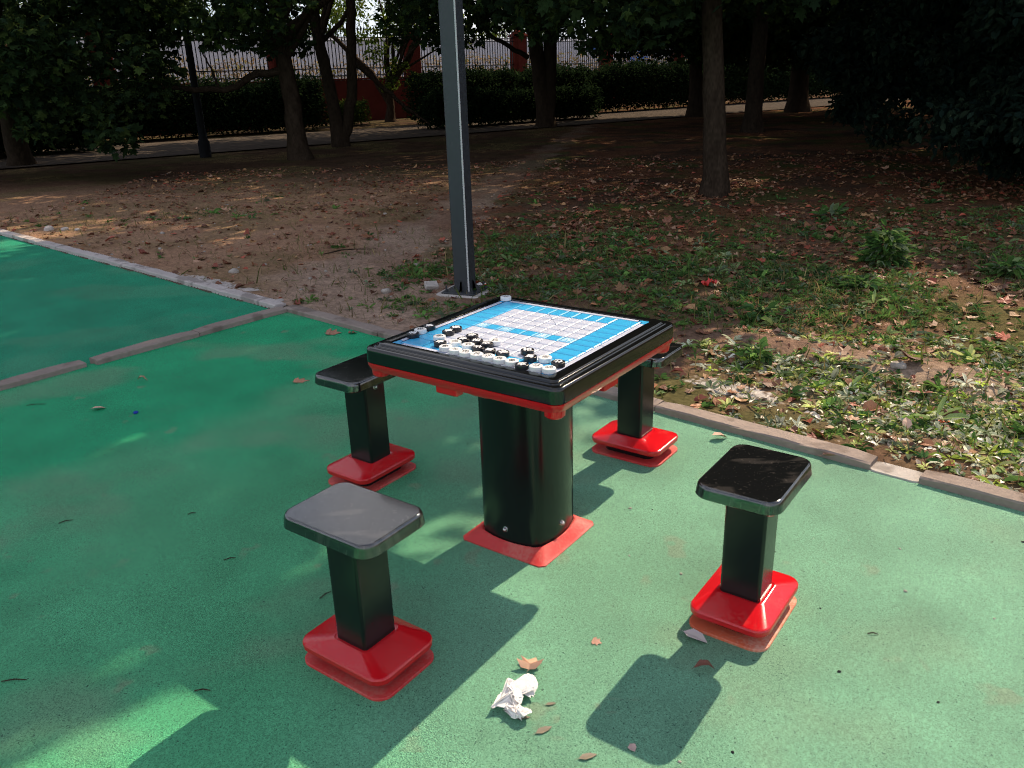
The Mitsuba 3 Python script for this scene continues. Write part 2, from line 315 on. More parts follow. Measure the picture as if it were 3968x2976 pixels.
def kerb_run(parent, o, d, n, cuts, w, h, m, off=None):
    for i in range(len(cuts) - 1): kerb_stone(parent, o, d, n, cuts[i] + 0.004, cuts[i + 1] - 0.004, w, h + rng.normal(0, 0.002), m, rng.normal(0, 0.003) if off is None else off[i])
kerb_run(kb, KC, KD, KN, [0, 1.05, 2.1, 3.12, 4.14], 0.095, 0.034, 'kerb_brown')
kerb_run(kb, KC, KD, KN, [4.32, 5.3, 6.3, 7.3, 8.3], 0.095, 0.034, 'kerb_brown')
kl = thing('kerb', 'pale concrete kerb along the far edge of the left court', 'kerb'); labels[kl] = {'kind': 'structure', 'label': labels[kl]['label']}
kerb_run(kl, KC, -KD, KN, [0.10, 0.88, 1.66, 2.6, 3.6, 4.6, 5.6, 6.6, 7.6], 0.10, 0.030, 'kerb_pale')
kd = thing('kerb', 'grey brown concrete kerb dividing the two green courts, one stone shifted', 'kerb'); labels[kd] = {'kind': 'structure', 'label': labels[kd]['label']}
dn = np.array([-DV[1], DV[0]])
kerb_run(kd, KC - 0.05 * KN, DV, dn, [0.05, 0.75, 1.43], 0.10, 0.036, 'kerb_brown', [0.05, 0.052])
kerb_run(kd, KC - 0.05 * KN, DV, dn, [1.475, 2.4, 3.4, 4.4], 0.10, 0.032, 'kerb_brown', [0.03, 0.03, 0.03])
add('gap_sand', move(loft([rrect(.22, .12, .03, -.02, 3), rrect(.2, .1, .03, .006, 3)]), np.r_[KC + 4.23 * KD - 0.055 * KN, 0], math.atan2(KD[1], KD[0])), 'concrete', kb)
def strip(p0, p1, d, l, z):
    p0, p1, d = np.array(p0), np.array(p1), np.array(d); return sheet([p0 - d * 30, p0 + d * l, p1 + d * l, p1 - d * 30], z)
RD = np.array([0.823, 0.568])
add('path', strip((-1.2, 24.2), (-4.2, 28.6), RD, 60, 0.035), 'road_grey', kind='structure', label='grey park path running through the shade under the trees')
FD = np.array([0.735, 0.678]); FN = np.array([-0.678, 0.735]); F0 = np.array([-12.7, 28.0])
add('street', strip(F0 + 1.2 * FN, F0 + 30 * FN, FD, 110, 0.03), 'street_pale', kind='structure', label='pale sunlit street beyond the railings')

GLYPHS = r'''{"帥":[[[-5,26,18,26,18,48,27,48,27,26,51,26,51,-33,49,-37,44,-39,34,-39,32,-34,32,-31,42,-30,42,17,27,17,27,-62,18,-62,18,18,3,18,3,-40,-5,-40]],[[-51,31,-40,31,-35,49,-26,48,-32,31,-14,31,-14,-3,-42,-3,-42,-14,-13,-15,-13,-51,-41,-51,-42,-59,-51,-59],[-42,-42,-21,-43,-21,-23,-42,-23],[-42,6,-22,5,-22,23,-42,23]]],"帥b":[[[-8,-41,-8,28,15,29,15,49,17,51,28,51,30,49,30,29,54,28,53,-37,44,-42,30,-41,29,-65,15,-64,15,14,7,15,6,-42,-6,-43],[30,-27,39,-27,38,15,30,14]],[[-54,31,-52,34,-42,34,-39,49,-36,52,-23,49,-27,34,-13,34,-11,32,-11,-4,-13,-6,-39,-7,-38,-12,-12,-12,-10,-14,-10,-52,-12,-54,-38,-54,-41,-62,-52,-62,-54,-60],[-39,-39,-24,-40,-24,-26,-39,-26],[-39,9,-25,8,-25,20,-39,20]]],"仕":[[[-22,1,-22,10,12,10,12,47,21,47,21,10,56,10,56,1,21,1,21,-48,54,-49,54,-58,-19,-58,-19,-49,12,-49,12,0]],[[-57,-2,-34,27,-25,48,-16,46,-29,19,-29,-62,-38,-62,-38,4,-41,3,-51,-10]]],"仕b":[[[-60,-3,-60,1,-48,12,-40,23,-26,51,-21,51,-13,47,-15,38,-26,18,-25,12,9,13,9,48,11,50,22,50,24,49,24,13,57,13,59,11,59,0,57,-2,24,-2,24,-45,55,-46,57,-48,57,-59,55,-61,-20,-61,-22,-59,-21,-46,9,-46,9,-3,-25,-1,-26,-64,-40,-65,-41,-6,-43,-5,-50,-13,-53,-13]]],"相":[[[-3,-62,-3,42,51,42,51,-61,42,-61,41,-54,7,-54,5,-62],[6,-45,42,-46,42,-25,6,-25],[6,-16,42,-17,42,4,6,4],[6,13,42,12,42,33,6,33]],[[-53,-39,-56,-30,-44,-12,-36,11,-37,14,-54,14,-54,22,-34,23,-34,49,-26,49,-26,23,-8,22,-8,14,-26,13,-26,3,-8,-18,-12,-24,-14,-24,-22,-11,-26,-9,-26,-62,-34,-62,-34,-8,-36,-8,-49,-37]]],"相b":[[[-59,-34,-59,-29,-52,-21,-40,8,-41,11,-55,11,-57,13,-57,24,-54,26,-37,26,-37,51,-23,51,-22,26,-6,25,-6,43,-3,45,51,45,54,43,53,-64,40,-64,38,-57,10,-57,7,-65,-6,-64,-7,-22,-14,-28,-20,-19,-23,-18,-23,-65,-37,-64,-37,-23,-50,-43,-55,-41],[9,-42,39,-43,39,-28,9,-28],[9,-13,39,-14,39,1,9,1],[9,16,39,15,39,30,9,30],[-22,5,-11,-10,-6,-13,-6,11,-23,11]]],"車":[[[-54,-45,-54,-37,-5,-36,-6,-27,-41,-27,-41,21,-6,21,-5,29,-50,29,-50,37,-6,37,-5,48,4,48,5,37,50,37,50,29,4,29,5,21,42,20,42,-27,5,-27,4,-36,54,-37,54,-45,4,-45,4,-63,-5,-63,-6,-45],[4,-18,33,-19,33,-7,4,-7],[4,1,32,0,33,13,4,13],[-32,-18,-5,-19,-5,-7,-32,-7],[-32,1,-5,0,-5,13,-32,13]]],"車b":[[[-57,-46,-56,-34,-8,-33,-9,-30,-44,-29,-44,22,-41,24,-9,24,-8,26,-52,26,-52,40,-9,40,-7,51,6,51,8,40,53,39,52,26,7,26,8,24,44,23,45,-27,43,-30,8,-30,7,-33,56,-34,56,-48,8,-48,7,-65,-7,-66,-8,-48,-55,-48],[7,-15,29,-16,30,-11,8,-10],[7,4,28,3,30,9,8,10],[-29,-15,-9,-16,-8,-11,-28,-10],[-8,9,-28,10,-29,4,-9,3]]],"馬":[[[-40,43,44,43,44,35,6,34,7,23,40,23,40,16,6,16,6,3,40,3,40,-4,7,-4,6,-15,52,-16,49,-50,43,-61,22,-62,20,-56,20,-54,38,-53,41,-42,42,-24,-40,-24],[-31,24,-3,23,-3,35,-31,35],[-30,16,-31,3,-5,3,-3,4,-4,16],[-3,-5,-31,-4,-31,-16,-3,-16]],[[25,-47,16,-30,22,-28,31,-40,32,-45]],[[3,-54,-4,-32,0,-31,4,-32,10,-47,9,-53]],[[-25,-34,-17,-32,-13,-56,-21,-57]],[[-55,-57,-46,-44,-42,-29,-34,-31,-37,-44,-45,-59,-49,-61]]],"馬b":[[[-59,-57,-51,-47,-43,-25,-43,45,47,45,46,32,9,31,10,26,43,25,42,13,9,12,10,6,42,6,43,-6,10,-7,9,-12,53,-13,55,-15,52,-50,49,-59,44,-64,19,-64,16,-53,17,-51,24,-50,14,-35,12,-27,5,-28,13,-47,12,-55,6,-57,0,-56,-7,-34,-7,-31,0,-29,0,-27,-32,-27,-31,-33,-33,-41,-42,-60,-46,-64,-50,-64],[26,-28,35,-41,35,-46,28,-50,36,-51,39,-27],[-28,27,-7,26,-6,31,-27,32],[-27,13,-27,6,-8,6,-6,8,-8,13],[-6,-8,-27,-7,-28,-12,-7,-13]],[[-28,-35,-26,-30,-16,-29,-14,-31,-10,-58,-16,-60,-24,-59,-25,-45]]],"炮":[[[-15,8,0,32,5,49,13,47,9,32,52,32,50,-24,48,-32,42,-37,28,-37,26,-29,37,-29,41,-24,43,24,6,24,0,14,30,13,30,-24,4,-24,4,-52,8,-54,41,-54,46,-50,48,-38,55,-41,54,-53,48,-61,5,-62,-3,-58,-5,-51,-5,4,-9,3],[4,-15,22,-16,22,5,4,5]],[[-55,-57,-45,-43,-39,-26,-36,-1,-36,48,-28,48,-28,9,-26,9,-19,29,-11,27,-11,25,-22,3,-28,4,-30,-20,-12,-43,-19,-48,-31,-32,-40,-52,-46,-60,-50,-63]],[[-55,-6,-50,9,-49,23,-42,23,-43,8,-47,-6,-49,-8]]],"炮b":[[[-59,-57,-45,-36,-41,-20,-39,8,-41,8,-42,-1,-47,-11,-52,-11,-58,-8,-58,-3,-53,9,-51,26,-39,25,-38,51,-27,51,-25,49,-24,24,-21,32,-13,31,-6,26,3,52,16,49,14,35,54,35,54,-13,52,-30,49,-35,58,-39,58,-48,56,-56,52,-62,45,-65,1,-64,-5,-60,-7,-56,-8,-44,-19,-52,-30,-38,-37,-53,-48,-66,-51,-66],[7,-49,9,-51,41,-51,44,-40,26,-40,22,-27,8,-27],[8,21,6,16,33,15,33,-25,37,-26,39,-18,40,21],[7,-12,19,-13,19,2,7,2],[-25,-21,-8,-41,-8,-1,-17,6,-22,-1,-25,-2]]],"兵":[[[-54,-30,-54,-21,-33,-20,-33,41,11,44,33,48,38,47,41,41,39,39,-24,33,-24,17,48,16,47,7,26,7,26,-20,54,-21,54,-30],[-24,-20,17,-21,17,7,-24,7]],[[11,-38,18,-33,49,-52,52,-56,44,-62,31,-51,11,-40]],[[-53,-57,-27,-41,-19,-33,-11,-38,-11,-40,-20,-47,-45,-62,-48,-62]]],"兵b":[[[-57,-31,-56,-18,-36,-17,-35,44,11,47,33,51,38,51,40,49,44,42,43,37,9,32,-18,31,-21,29,-21,20,50,18,50,5,29,4,29,-17,56,-18,57,-32,25,-34,55,-53,55,-57,47,-65,43,-65,33,-56,10,-43,8,-37,11,-33,-10,-33,-11,-35,-7,-39,-11,-44,-38,-62,-48,-66,-56,-58,-56,-54,-40,-46,-25,-34,-54,-33],[-21,-17,14,-18,14,4,-21,4]]],"卒":[[[-54,-33,-53,-24,-5,-24,-5,-16,0,-15,-4,-10,11,2,22,23,30,21,25,7,49,-10,50,-14,44,-19,38,-12,20,0,4,-15,4,-24,54,-25,54,-33,4,-33,4,-63,-5,-63,-5,-33]],[[-50,25,-50,34,-3,34,-4,40,-8,46,-1,49,3,46,8,34,50,34,50,25]],[[-52,-14,-34,3,-25,23,-16,21,-20,9,-4,-4,-9,-10,-25,1,-43,-19,-46,-20]]],"卒b":[[[-57,-33,-56,-22,-50,-20,-55,-16,-55,-12,-40,0,-29,20,-30,22,-53,23,-52,37,-8,37,-11,48,2,52,11,37,53,36,53,23,34,22,29,9,54,-11,54,-14,48,-20,54,-21,57,-24,57,-34,55,-36,7,-36,7,-64,4,-66,-5,-66,-8,-64,-8,-36,-55,-36],[7,-20,40,-21,41,-20,21,-4,7,-17],[-12,22,-17,9,0,-3,11,7,18,21],[-40,-20,-9,-21,-8,-15,-24,-3]]],"士":[[[-54,1,-54,10,-5,10,-5,48,5,48,5,10,54,10,54,1,5,1,5,-47,48,-47,48,-55,-47,-56,-47,-47,-5,-47,-5,0]]],"士b":[[[-57,0,-57,11,-55,13,-8,13,-8,50,6,51,8,48,8,13,57,12,57,0,55,-2,8,-2,8,-44,49,-44,51,-47,50,-58,-48,-59,-50,-57,-50,-46,-48,-44,-8,-44,-8,-3,-55,-2]]],"象":[[[-53,17,-52,20,-42,25,-30,35,-19,49,-10,47,-13,40,15,40,18,38,19,35,11,24,42,24,42,-3,-7,-3,-8,-4,-3,-7,10,-21,35,-5,40,-7,43,-11,28,-19,27,-22,37,-37,54,-49,49,-56,42,-53,29,-41,18,-25,13,-28,16,-37,15,-50,11,-56,4,-60,-15,-61,-17,-53,2,-52,7,-44,7,-36,5,-33,-24,-49,-45,-56,-49,-50,-48,-48,-24,-41,-6,-32,2,-25,-1,-20,-4,-20,-23,-31,-39,-37,-44,-37,-48,-31,-24,-24,-10,-17,-8,-14,-13,-9,-17,-9,-29,-16,-48,-22,-52,-15,-36,-11,-23,-4,-41,-3,-41,16,-48,12],[0,5,32,4,33,16,9,17],[-29,25,-1,24,5,32,-21,33],[-31,17,-31,4,-11,4,-2,15,-3,17]]],"象b":[[[-57,17,-56,21,-38,32,-21,52,-8,50,-7,43,16,43,22,38,17,27,43,27,45,25,44,-6,46,-8,46,-12,32,-20,31,-23,45,-40,57,-46,57,-50,50,-59,46,-59,26,-42,18,-29,18,-50,13,-58,5,-63,-16,-64,-21,-51,-46,-59,-53,-50,-51,-46,-20,-36,-3,-25,-27,-36,-42,-41,-46,-40,-51,-33,-51,-29,-27,-22,-13,-14,-16,-12,-36,-22,-49,-25,-55,-17,-55,-13,-37,-7,-43,-6,-44,-4,-44,10,-49,9],[10,14,7,7,29,7,30,13],[2,-6,11,-17,27,-7],[-17,-49,1,-49,4,-44,4,-38,1,-38],[-21,28,-3,27,-1,29,-19,30],[-29,8,-13,7,-7,13,-28,14]]],"楚":[[[-55,-57,-44,-48,-39,-41,-32,-18,-23,-19,-25,-31,-22,-38,-15,-46,-5,-49,-5,-13,-51,-13,-51,-5,46,-4,52,-6,43,-25,35,-23,38,-13,5,-13,4,-26,38,-27,38,-35,4,-35,4,-52,55,-53,52,-61,-3,-60,-20,-53,-29,-42,-36,-53,-47,-62,-50,-63]],[[-4,9,7,17,16,28,15,30,1,30,1,38,21,38,21,49,30,48,30,38,51,38,51,30,32,29,53,11,53,8,49,3,31,21,30,0,21,0,20,22,3,3,1,3]],[[-54,8,-54,10,-47,14,-35,28,-36,30,-51,30,-51,38,-30,38,-30,49,-22,49,-22,38,-5,38,-5,30,-19,30,-7,20,-5,16,-11,11,-22,22,-22,-1,-30,-1,-31,21,-48,3]]],"河":[[[-50,40,-46,47,-24,35,-23,41,56,41,56,32,46,31,46,-55,43,-60,38,-62,14,-63,10,-55,10,-53,35,-53,37,-51,37,32,-24,32,-29,27]],[[-16,-37,-16,15,22,15,22,-29,-6,-29,-7,-37],[-6,7,-7,-21,14,-21,14,7]],[[-52,-56,-33,-21,-28,-17,-23,-23,-41,-56,-45,-61]],[[-56,7,-52,14,-50,14,-29,1,-35,-6]]],"漢":[[[-49,41,-45,47,-42,47,-24,36,-23,40,-6,40,-6,49,2,49,2,40,25,40,26,49,34,49,34,40,54,40,54,33,34,33,34,18,18,17,20,12,47,12,47,-11,19,-11,18,-17,49,-18,49,-25,19,-25,17,-32,54,-33,54,-40,25,-41,29,-46,38,-51,56,-55,51,-63,30,-56,18,-46,14,-40,1,-54,-20,-63,-23,-61,-26,-55,-5,-48,2,-41,-24,-40,-24,-33,6,-33,9,-28,8,-25,-19,-25,-19,-18,10,-17,9,-11,-18,-11,-18,12,9,12,10,17,-6,18,-6,33,-24,34,-27,29,-30,28],[18,-3,20,-5,38,-5,39,6,18,6],[2,25,24,24,26,31,24,33,3,33],[-9,-4,9,-5,10,6,-9,6]],[[-52,-56,-34,-18,-31,-17,-26,-21,-26,-24,-43,-60,-45,-61]],[[-55,8,-52,14,-49,15,-31,5,-30,2,-34,-4,-36,-4,-44,3]]],"界":[[[-49,-33,-54,-25,-43,-22,-30,-15,-19,-5,-20,-4,-41,-4,-41,45,41,45,41,-4,20,-4,19,-5,34,-17,54,-24,55,-26,50,-32,46,-32,25,-22,25,-62,15,-62,15,-21,22,-19,7,-4,-7,-4,-21,-18,-20,-20,-13,-21,-14,-38,-19,-49,-28,-58,-35,-62,-40,-63,-45,-56,-33,-50,-27,-44,-23,-34,-23,-21,-26,-21,-47,-33],[4,25,32,24,32,37,4,37],[5,17,4,4,32,4,32,17],[-32,5,-5,4,-5,17,-32,17],[-32,25,-5,24,-5,37,-32,37]]]}'''

# ---------------------------------------------------------------- chess table
TY = -0.6307; TP = (0.0446, 2.5771, 0.0)
def TT(rz=0.0, p=(0, 0, 0), base=TP, yaw=TY): return T().translate(list(base)).rotate([0, 0, 1], math.degrees(yaw)).translate(list(p)).rotate([0, 0, 1], math.degrees(rz))
tb = thing('chess_table', 'black and red chess table with a blue and white board, between four stools', 'table')
N = 7
rim = loft([rrect(.612, .620, .012, .742, N), rrect(.612, .620, .012, .7535, N), rrect(.618, .626, .013, .7555, N), rrect(.672, .672, .018, .7555, N), rrect(.680, .680, .020, .7535, N), rrect(.683, .683, .021, .7500, N),
            rrect(.690, .690, .022, .7480, N), rrect(.697, .697, .023, .7492, N), rrect(.703, .703, .024, .7485, N), rrect(.706, .706, .025, .7455, N), rrect(.712, .712, .026, .7445, N), rrect(.732, .732, .029, .7450, N),
            rrect(.740, .740, .031, .7430, N), rrect(.7445, .7445, .032, .7385, N), rrect(.7470, .7470, .033, .731, N), rrect(.7480, .7480, .033, .700, N), rrect(.7475, .7475, .033, .6965, N), rrect(.740, .740, .031, .6955, N), rrect(.700, .700, .03, .6955, N)], cap0=False, cap1=True)
rim.invert()
add('rim', rim, 'black_gloss', tb, smooth=40, to=TT())
apron = loft([rrect(.742, .742, .032, .6950, N), rrect(.7460, .7460, .032, .6935, N), rrect(.7440, .7440, .031, .684, N), rrect(.726, .726, .028, .666, N), rrect(.716, .716, .026, .664, N), rrect(.60, .60, .02, .668, N)])
ap = add('apron', apron, 'red_gloss', tb, smooth=40, to=TT())
for s in range(4):
    a = s * math.pi / 2
    add('tab', move(box(.085, .036, .030, .004), (-.045, -.338, .6395)), 'red_gloss', ap, smooth=20, to=TT(a))
    add('rib', move(box(.075, .030, .016, .006), (.075, -.334, .6535)), 'red_gloss', ap, smooth=20, to=TT(a))
    add('corner_foot', move(loft([rrect(.046, .046, .020, .645, 6), rrect(.056, .056, .024, .650, 6), rrect(.060, .060, .025, .670, 6)]), (.334, -.334, 0)), 'red_gloss', ap, smooth=30, to=TT(a))
def bulged(s, b, z, n=12, r=0.006):
    h = s / 2; pts = []
    for k in range(4):
        a = k * math.pi / 2
        for i in range(n):
            t = -1 + 2 * (i + .5) / n; x = h + b * (1 - t * t); y = t * (h - r * 0.3)
            pts.append((x * math.cos(a) - y * math.sin(a), x * math.sin(a) + y * math.cos(a), z))
    return np.array(pts)
add('column', loft([bulged(.236, .022, z) for z in (.02, .05, .2, .4, .6, .668)]), 'black_satin', tb, smooth=30, to=TT())
sk = loft([bulged(.353, .002, -.002), bulged(.353, .002, .0035), bulged(.335, .004, .0075), bulged(.255, .020, .034), bulged(.246, .022, .0345), bulged(.238, .022, .030)])
add('skirt', sk, 'red_flat', tb, smooth=20, to=TT())
dome = lathe([(.0105, 0), (.0105, .002), (.0075, .0025), (.0075, .007), (.006, .0105), (.003, .0125), (.0005, .013)], 14)
def bolt_at(m, ang, r, z):
    m = m.copy(); v = m.vertices; m.vertices = np.c_[v[:, 2], v[:, 1], -v[:, 0]]; return move(m, (r * math.cos(ang), r * math.sin(ang), z), ang)
for s in range(4): add('bolt', bolt_at(dome, s * math.pi / 2, .118 + .0215, .078), 'steel', tb, smooth=30, to=TT())
# board: blue base, tiles, white edge strips, printed marks
bd = add('board', loft([rrect(.611, .619, .008, .7425, 3), rrect(.611, .619, .008, .7500, 3)]), 'joint_blue', tb, to=TT())
def tile(w, d, h=.0025, g=.0022, b=.0048):
    w, d = w - g, d - g
    r = lambda w_, d_, z: np.array([(-w_ / 2, -d_ / 2, z), (w_ / 2, -d_ / 2, z), (w_ / 2, d_ / 2, z), (-w_ / 2, d_ / 2, z)])
    return loft([r(w, d, 0.0001), r(w, d, .0006), r(w - 2 * b, d - 2 * b, h)], cap0=False)
CX, CY, QX, QY = .0487, .0492, .195, .2214; RX, RY = .282 - .195, .290 - .2214
t_cell, t_side, t_end, t_corner = ply(tile(CX, CY)), ply(tile(RX, CY)), ply(tile(CX, RY)), ply(tile(RX, RY))
river = {0: 'T', 2: 'T', 5: 'T', 7: 'T'}
for j in range(11):
    for i in range(10):
        xi = -QX + (i - .5) * CX if 0 < i < 9 else (-1 if i == 0 else 1) * (QX + RX / 2)
        yj = -QY + (j - .5) * CY if 0 < j < 10 else (-1 if j == 0 else 1) * (QY + RY / 2)
        inx, iny = 0 < i < 9, 0 < j < 10
        m = t_cell if inx and iny else t_side if iny else t_end if inx else t_corner
        b = ('tile_white' if j != 5 else 'tile_river' if (i - 1) in river else 'tile_blue') if inx and iny else 'tile_blue'
        add('tile', m, b, bd, to=TT(p=(xi, yj, .7501)))
for k in range(4):
    L = .545 if k % 2 else .535
    for q in (-.25, .25):
        st = box(L / 2 - .004, .0155, .0022, .0008)
        add('edge_strip', st, 'tile_white', bd, to=TT([0, math.pi / 2, math.pi, -math.pi / 2][k], (0, 0, 0)) @ T().translate([q * L, (.2985 if k % 2 == 0 else .2935), .7501]))
for sx in (-1, 1):
    for sy in (-1, 1):
        add('corner_piece', cat([move(box(.034, .0165, .0021, .0006), (sx * .2868, sy * .2996, .7501)), move(box(.0160, .0165, .0021, .0006), (sx * .2935, sy * .2826, .7501))]), 'tile_blue', bd, to=TT())
GL = json.loads(GLYPHS)
def glyph(ch, size, depth):
    from shapely.geometry import Polygon
    ms = []
    for p in GL[ch]:
        q = [np.array(r, float).reshape(-1, 2) for r in p]
        ms.append(trimesh.creation.extrude_polygon(Polygon(q[0], q[1:]).buffer(0), depth * 140 / size, engine='earcut'))
    m = cat(ms); m.apply_scale(size / 140); return m
for ch, i in zip('楚河漢界', (0, 2, 5, 7)):
    add('character', move(glyph(ch, .042, .0003), (-QX + (i + .5) * CX, 0, .7527), 0 if i < 4 else 0), 'ink_pale', bd, to=TT())
pl = []
def bar2(x0, y0, x1, y1, w=.0013): return move(box(math.hypot(x1 - x0, y1 - y0), w, .0003), ((x0 + x1) / 2, (y0 + y1) / 2, .75272), math.atan2(y1 - y0, x1 - x0))
for s in (1, -1):
    for (x0, x1) in ((-1, 1), (1, -1)):
        pl += [bar2(x0 * CX * .95, s * (QY - .001), 0, s * (QY - CY)), bar2(0, s * (QY - CY), x1 * CX * .95, s * (QY - 2 * CY + .001))]
add('palace_lines', cat(pl), 'ink_grey', bd, to=TT())
mk = []
for s in (1, -1):
    for gx_, gy_ in [(k, 3) for k in (-4, -2, 0, 2, 4)] + [(-3, 2), (3, 2)]:
        for ax_ in (-1, 1):
            for ay_ in (-1, 1):
                if abs(gx_ + ax_ * .2) > 4: continue
                x_, y_ = gx_ * CX + ax_ * .0055, s * (QY - gy_ * CY) + ay_ * .0055
                mk += [bar2(x_, y_, x_ + ax_ * .006, y_), bar2(x_, y_ + ay_ * .0008, x_, y_ + ay_ * .006)]
add('position_marks', cat(mk), 'ink_grey', bd, to=TT())

# ---------------------------------------------------------------- stools
def stool_parts():
    sr, st = .2247, .3156; n = 6
    seat = loft([rrect(sr - .02, st - .02, .03, .437, n), rrect(sr + .012, st + .012, .042, .438, n), rrect(sr + .020, st + .020, .046, .442, n), rrect(sr + .014, st + .014, .043, .462, n), rrect(sr + .0115, st + .0115, .042, .4695, n),
                 rrect(sr + .007, st + .007, .040, .4742, n), rrect(sr + .001, st + .001, .037, .4765, n), rrect(sr - .005, st - .005, .034, .477, n)])
    post = loft([rrect(.1227, .1162, .012, z, 3) for z in (.04, .1, .25, .437)])
    gr, gt = .238, .324
    pl = loft([rrect(gr - .05, gt - .05, .03, .050, n), rrect(gr - .006, gt - .006, .042, .046, n), rrect(gr + .000, gt + .000, .044, .050, n), rrect(gr + .002, gt + .002, .044, .064, n), rrect(gr - .003, gt - .003, .042, .0690, n), rrect(gr - .012, gt - .012, .038, .0715, n),
               rrect(.150, .146, .022, .0905, n), rrect(.140, .134, .018, .0915, n), rrect(.130, .124, .015, .089, n)])
    core = loft([rrect(gr - .09, gt - .10, .03, .001, n), rrect(gr - .09, gt - .10, .03, .052, n)])
    plate = loft([rrect(.2403, .3268, .045, -.002, n), rrect(.2403, .3268, .045, .0065, n), rrect(.236, .3225, .043, .008, n)])
    return dict(seat=(ply(seat, smooth=35), 'black_seat'), post=(ply(post, smooth=30), 'black_satin'), plinth=(ply(pl, smooth=28), 'red_gloss'), plinth__spacer=(ply(core, smooth=30), 'black_satin'), ground_plate=(ply(plate, smooth=30), 'red_flat'))  # spacer is black to stand in for the shaded recess
SP = stool_parts()
pbolt = ply(bolt_at(dome, 0, .0605, .405), smooth=30)
for (x, y), w, lab in (((-.4326, 1.9095), TY - math.pi / 2, 'black stool with red base at the near left, its glossy seat mirroring the pale sky'),
                       ((.6805, 2.0648), TY, 'black stool with scratched seat on an orange red base plate, near right in full sun'),
                       ((-.5943, 3.0698), TY + math.pi, 'black stool with red base half hidden under the left corner of the table'),
                       ((.5251, 3.2255), TY + math.pi / 2, 'black stool with red base behind the right corner of the table')):
    s = thing('stool', lab, 'stool', 'stools around the chess table')
    to = TT(base=(x, y, 0), yaw=w)
    for nm, (m, b) in SP.items():
        if nm == 'ground_plate' and x > .6: b = 'red_faded'
        add(nm, m, b, s, to=to)
    add('bolt', pbolt, 'steel', s, to=to @ T().rotate([0, 0, 1], 180))

# ---------------------------------------------------------------- chess pieces (board coordinates)
PR, PH = .0207, .0152
disc = ply(lathe([(PR - .0025, 0), (PR - .0006, .0008), (PR, .0025), (PR, PH - .003), (PR - .0007, PH - .0012), (PR - .0025, PH - .0002), (PR - .005, PH), (.004, PH)], 36), smooth=35)
WP = [(-.29, .30, '仕', 160, 'alone at the far back corner of the board'), (-.291, -.183, '相', 10, 'between two black pieces near the left corner of the table'), (-.186, -.209, '馬', 25, 'just behind a black piece, left of the white cluster'), (-.105, -.229, '炮', 5, 'with a cannon character, left end of the second row'),
      (-.1, -.281, '象', -8, 'with an elephant character, leftmost of the front row of white pieces'), (-.051, -.231, '兵', 10, 'with a soldier character, right end of the second row'), (-.002, -.156, '兵', 0, 'with a soldier character, apart on pale squares behind others'), (-.055, -.289, '士', 10, 'with a cross shaped advisor character, second in the front row'),
      (-.013, -.2915, '炮', -5, 'with a cannon character, third in the front row'), (.0295, -.2905, '兵', -10, 'with a soldier character, fourth in the front row'), (.0715, -.2885, '兵', -75, 'fifth in the front row, its character turned sideways'), (.114, -.2895, '馬', -15, 'with a horse character, sixth in the front row'), (.157, -.2875, '車', 5, 'with a chariot character, seventh in the front row'),
      (.224, -.213, '車', 80, 'between two black pieces near the front corner of the table'), (.243, -.2895, '仕', 150, 'next to last of the front row, at the front corner'), (.285, -.2855, '帥', 170, 'with a general character, at the very front corner of the board')]
BP = [(-.292, -.136, '馬', 15, 'third along the left edge of the board, against the black rim'), (-.283, -.229, '帥', 175, 'with a general character, nearest the left corner of the board'), (-.202, -.106, '炮', 10, 'farther back of the pair on the blue left border'), (-.198, -.15, '車', 100, 'nearer of the pair on the blue left border'),
      (-.1, -.148, '卒', 5, 'with a foot soldier character, farthest back of the black cluster'), (-.101, -.193, '卒', 0, 'with a foot soldier character, behind the white cannon piece'), (-.053, -.184, '相', -15, 'with a minister character, in the middle of the black cluster'), (-.144, -.255, '卒', -15, 'with a foot soldier character, before the white horse piece'),
      (-.008, -.192, '卒', -10, 'with a foot soldier character, right in the black cluster'), (-.006, -.239, '仕', 178, 'with an upside down advisor character, behind the front white row'), (.039, -.241, '車', 70, 'with a striped chariot character, left of the black cannon'), (.087, -.237, '炮', 25, 'with a cannon character, right end of the black cluster'),
      (.139, -.181, '相', 0, 'farther back of three black pieces near the front corner'), (.181, -.228, '馬', -20, 'beside a white piece near the front corner, with a horse character'), (.279, -.228, '仕', 160, 'at the right edge of the board near its front corner'), (.2005, -.298, '卒', -12, 'in the front row between white pieces, over the black rim')]
for L, colr, b, gb, bold in ((WP, 'white', 'piece_white', 'glyph_black', ''), (BP, 'black', 'piece_black', 'glyph_white', 'b')):
    gm = {}
    for x, y, ch, rot, where in L:
        k = thing('chess_piece', f'round {colr} chess piece {where}', 'chess piece', 'chess pieces on the board')
        base = TT(p=(x, y, .7528))
        add('body', disc, b, k, to=base)
        if ch not in gm: gm[ch] = ply(glyph(ch + bold, .0315 if bold else .0275, .0003))
        add('character', gm[ch], gb, k, to=base @ T().translate([0, 0, PH + .00005]).rotate([0, 0, 1], -math.degrees(TY) + rot))

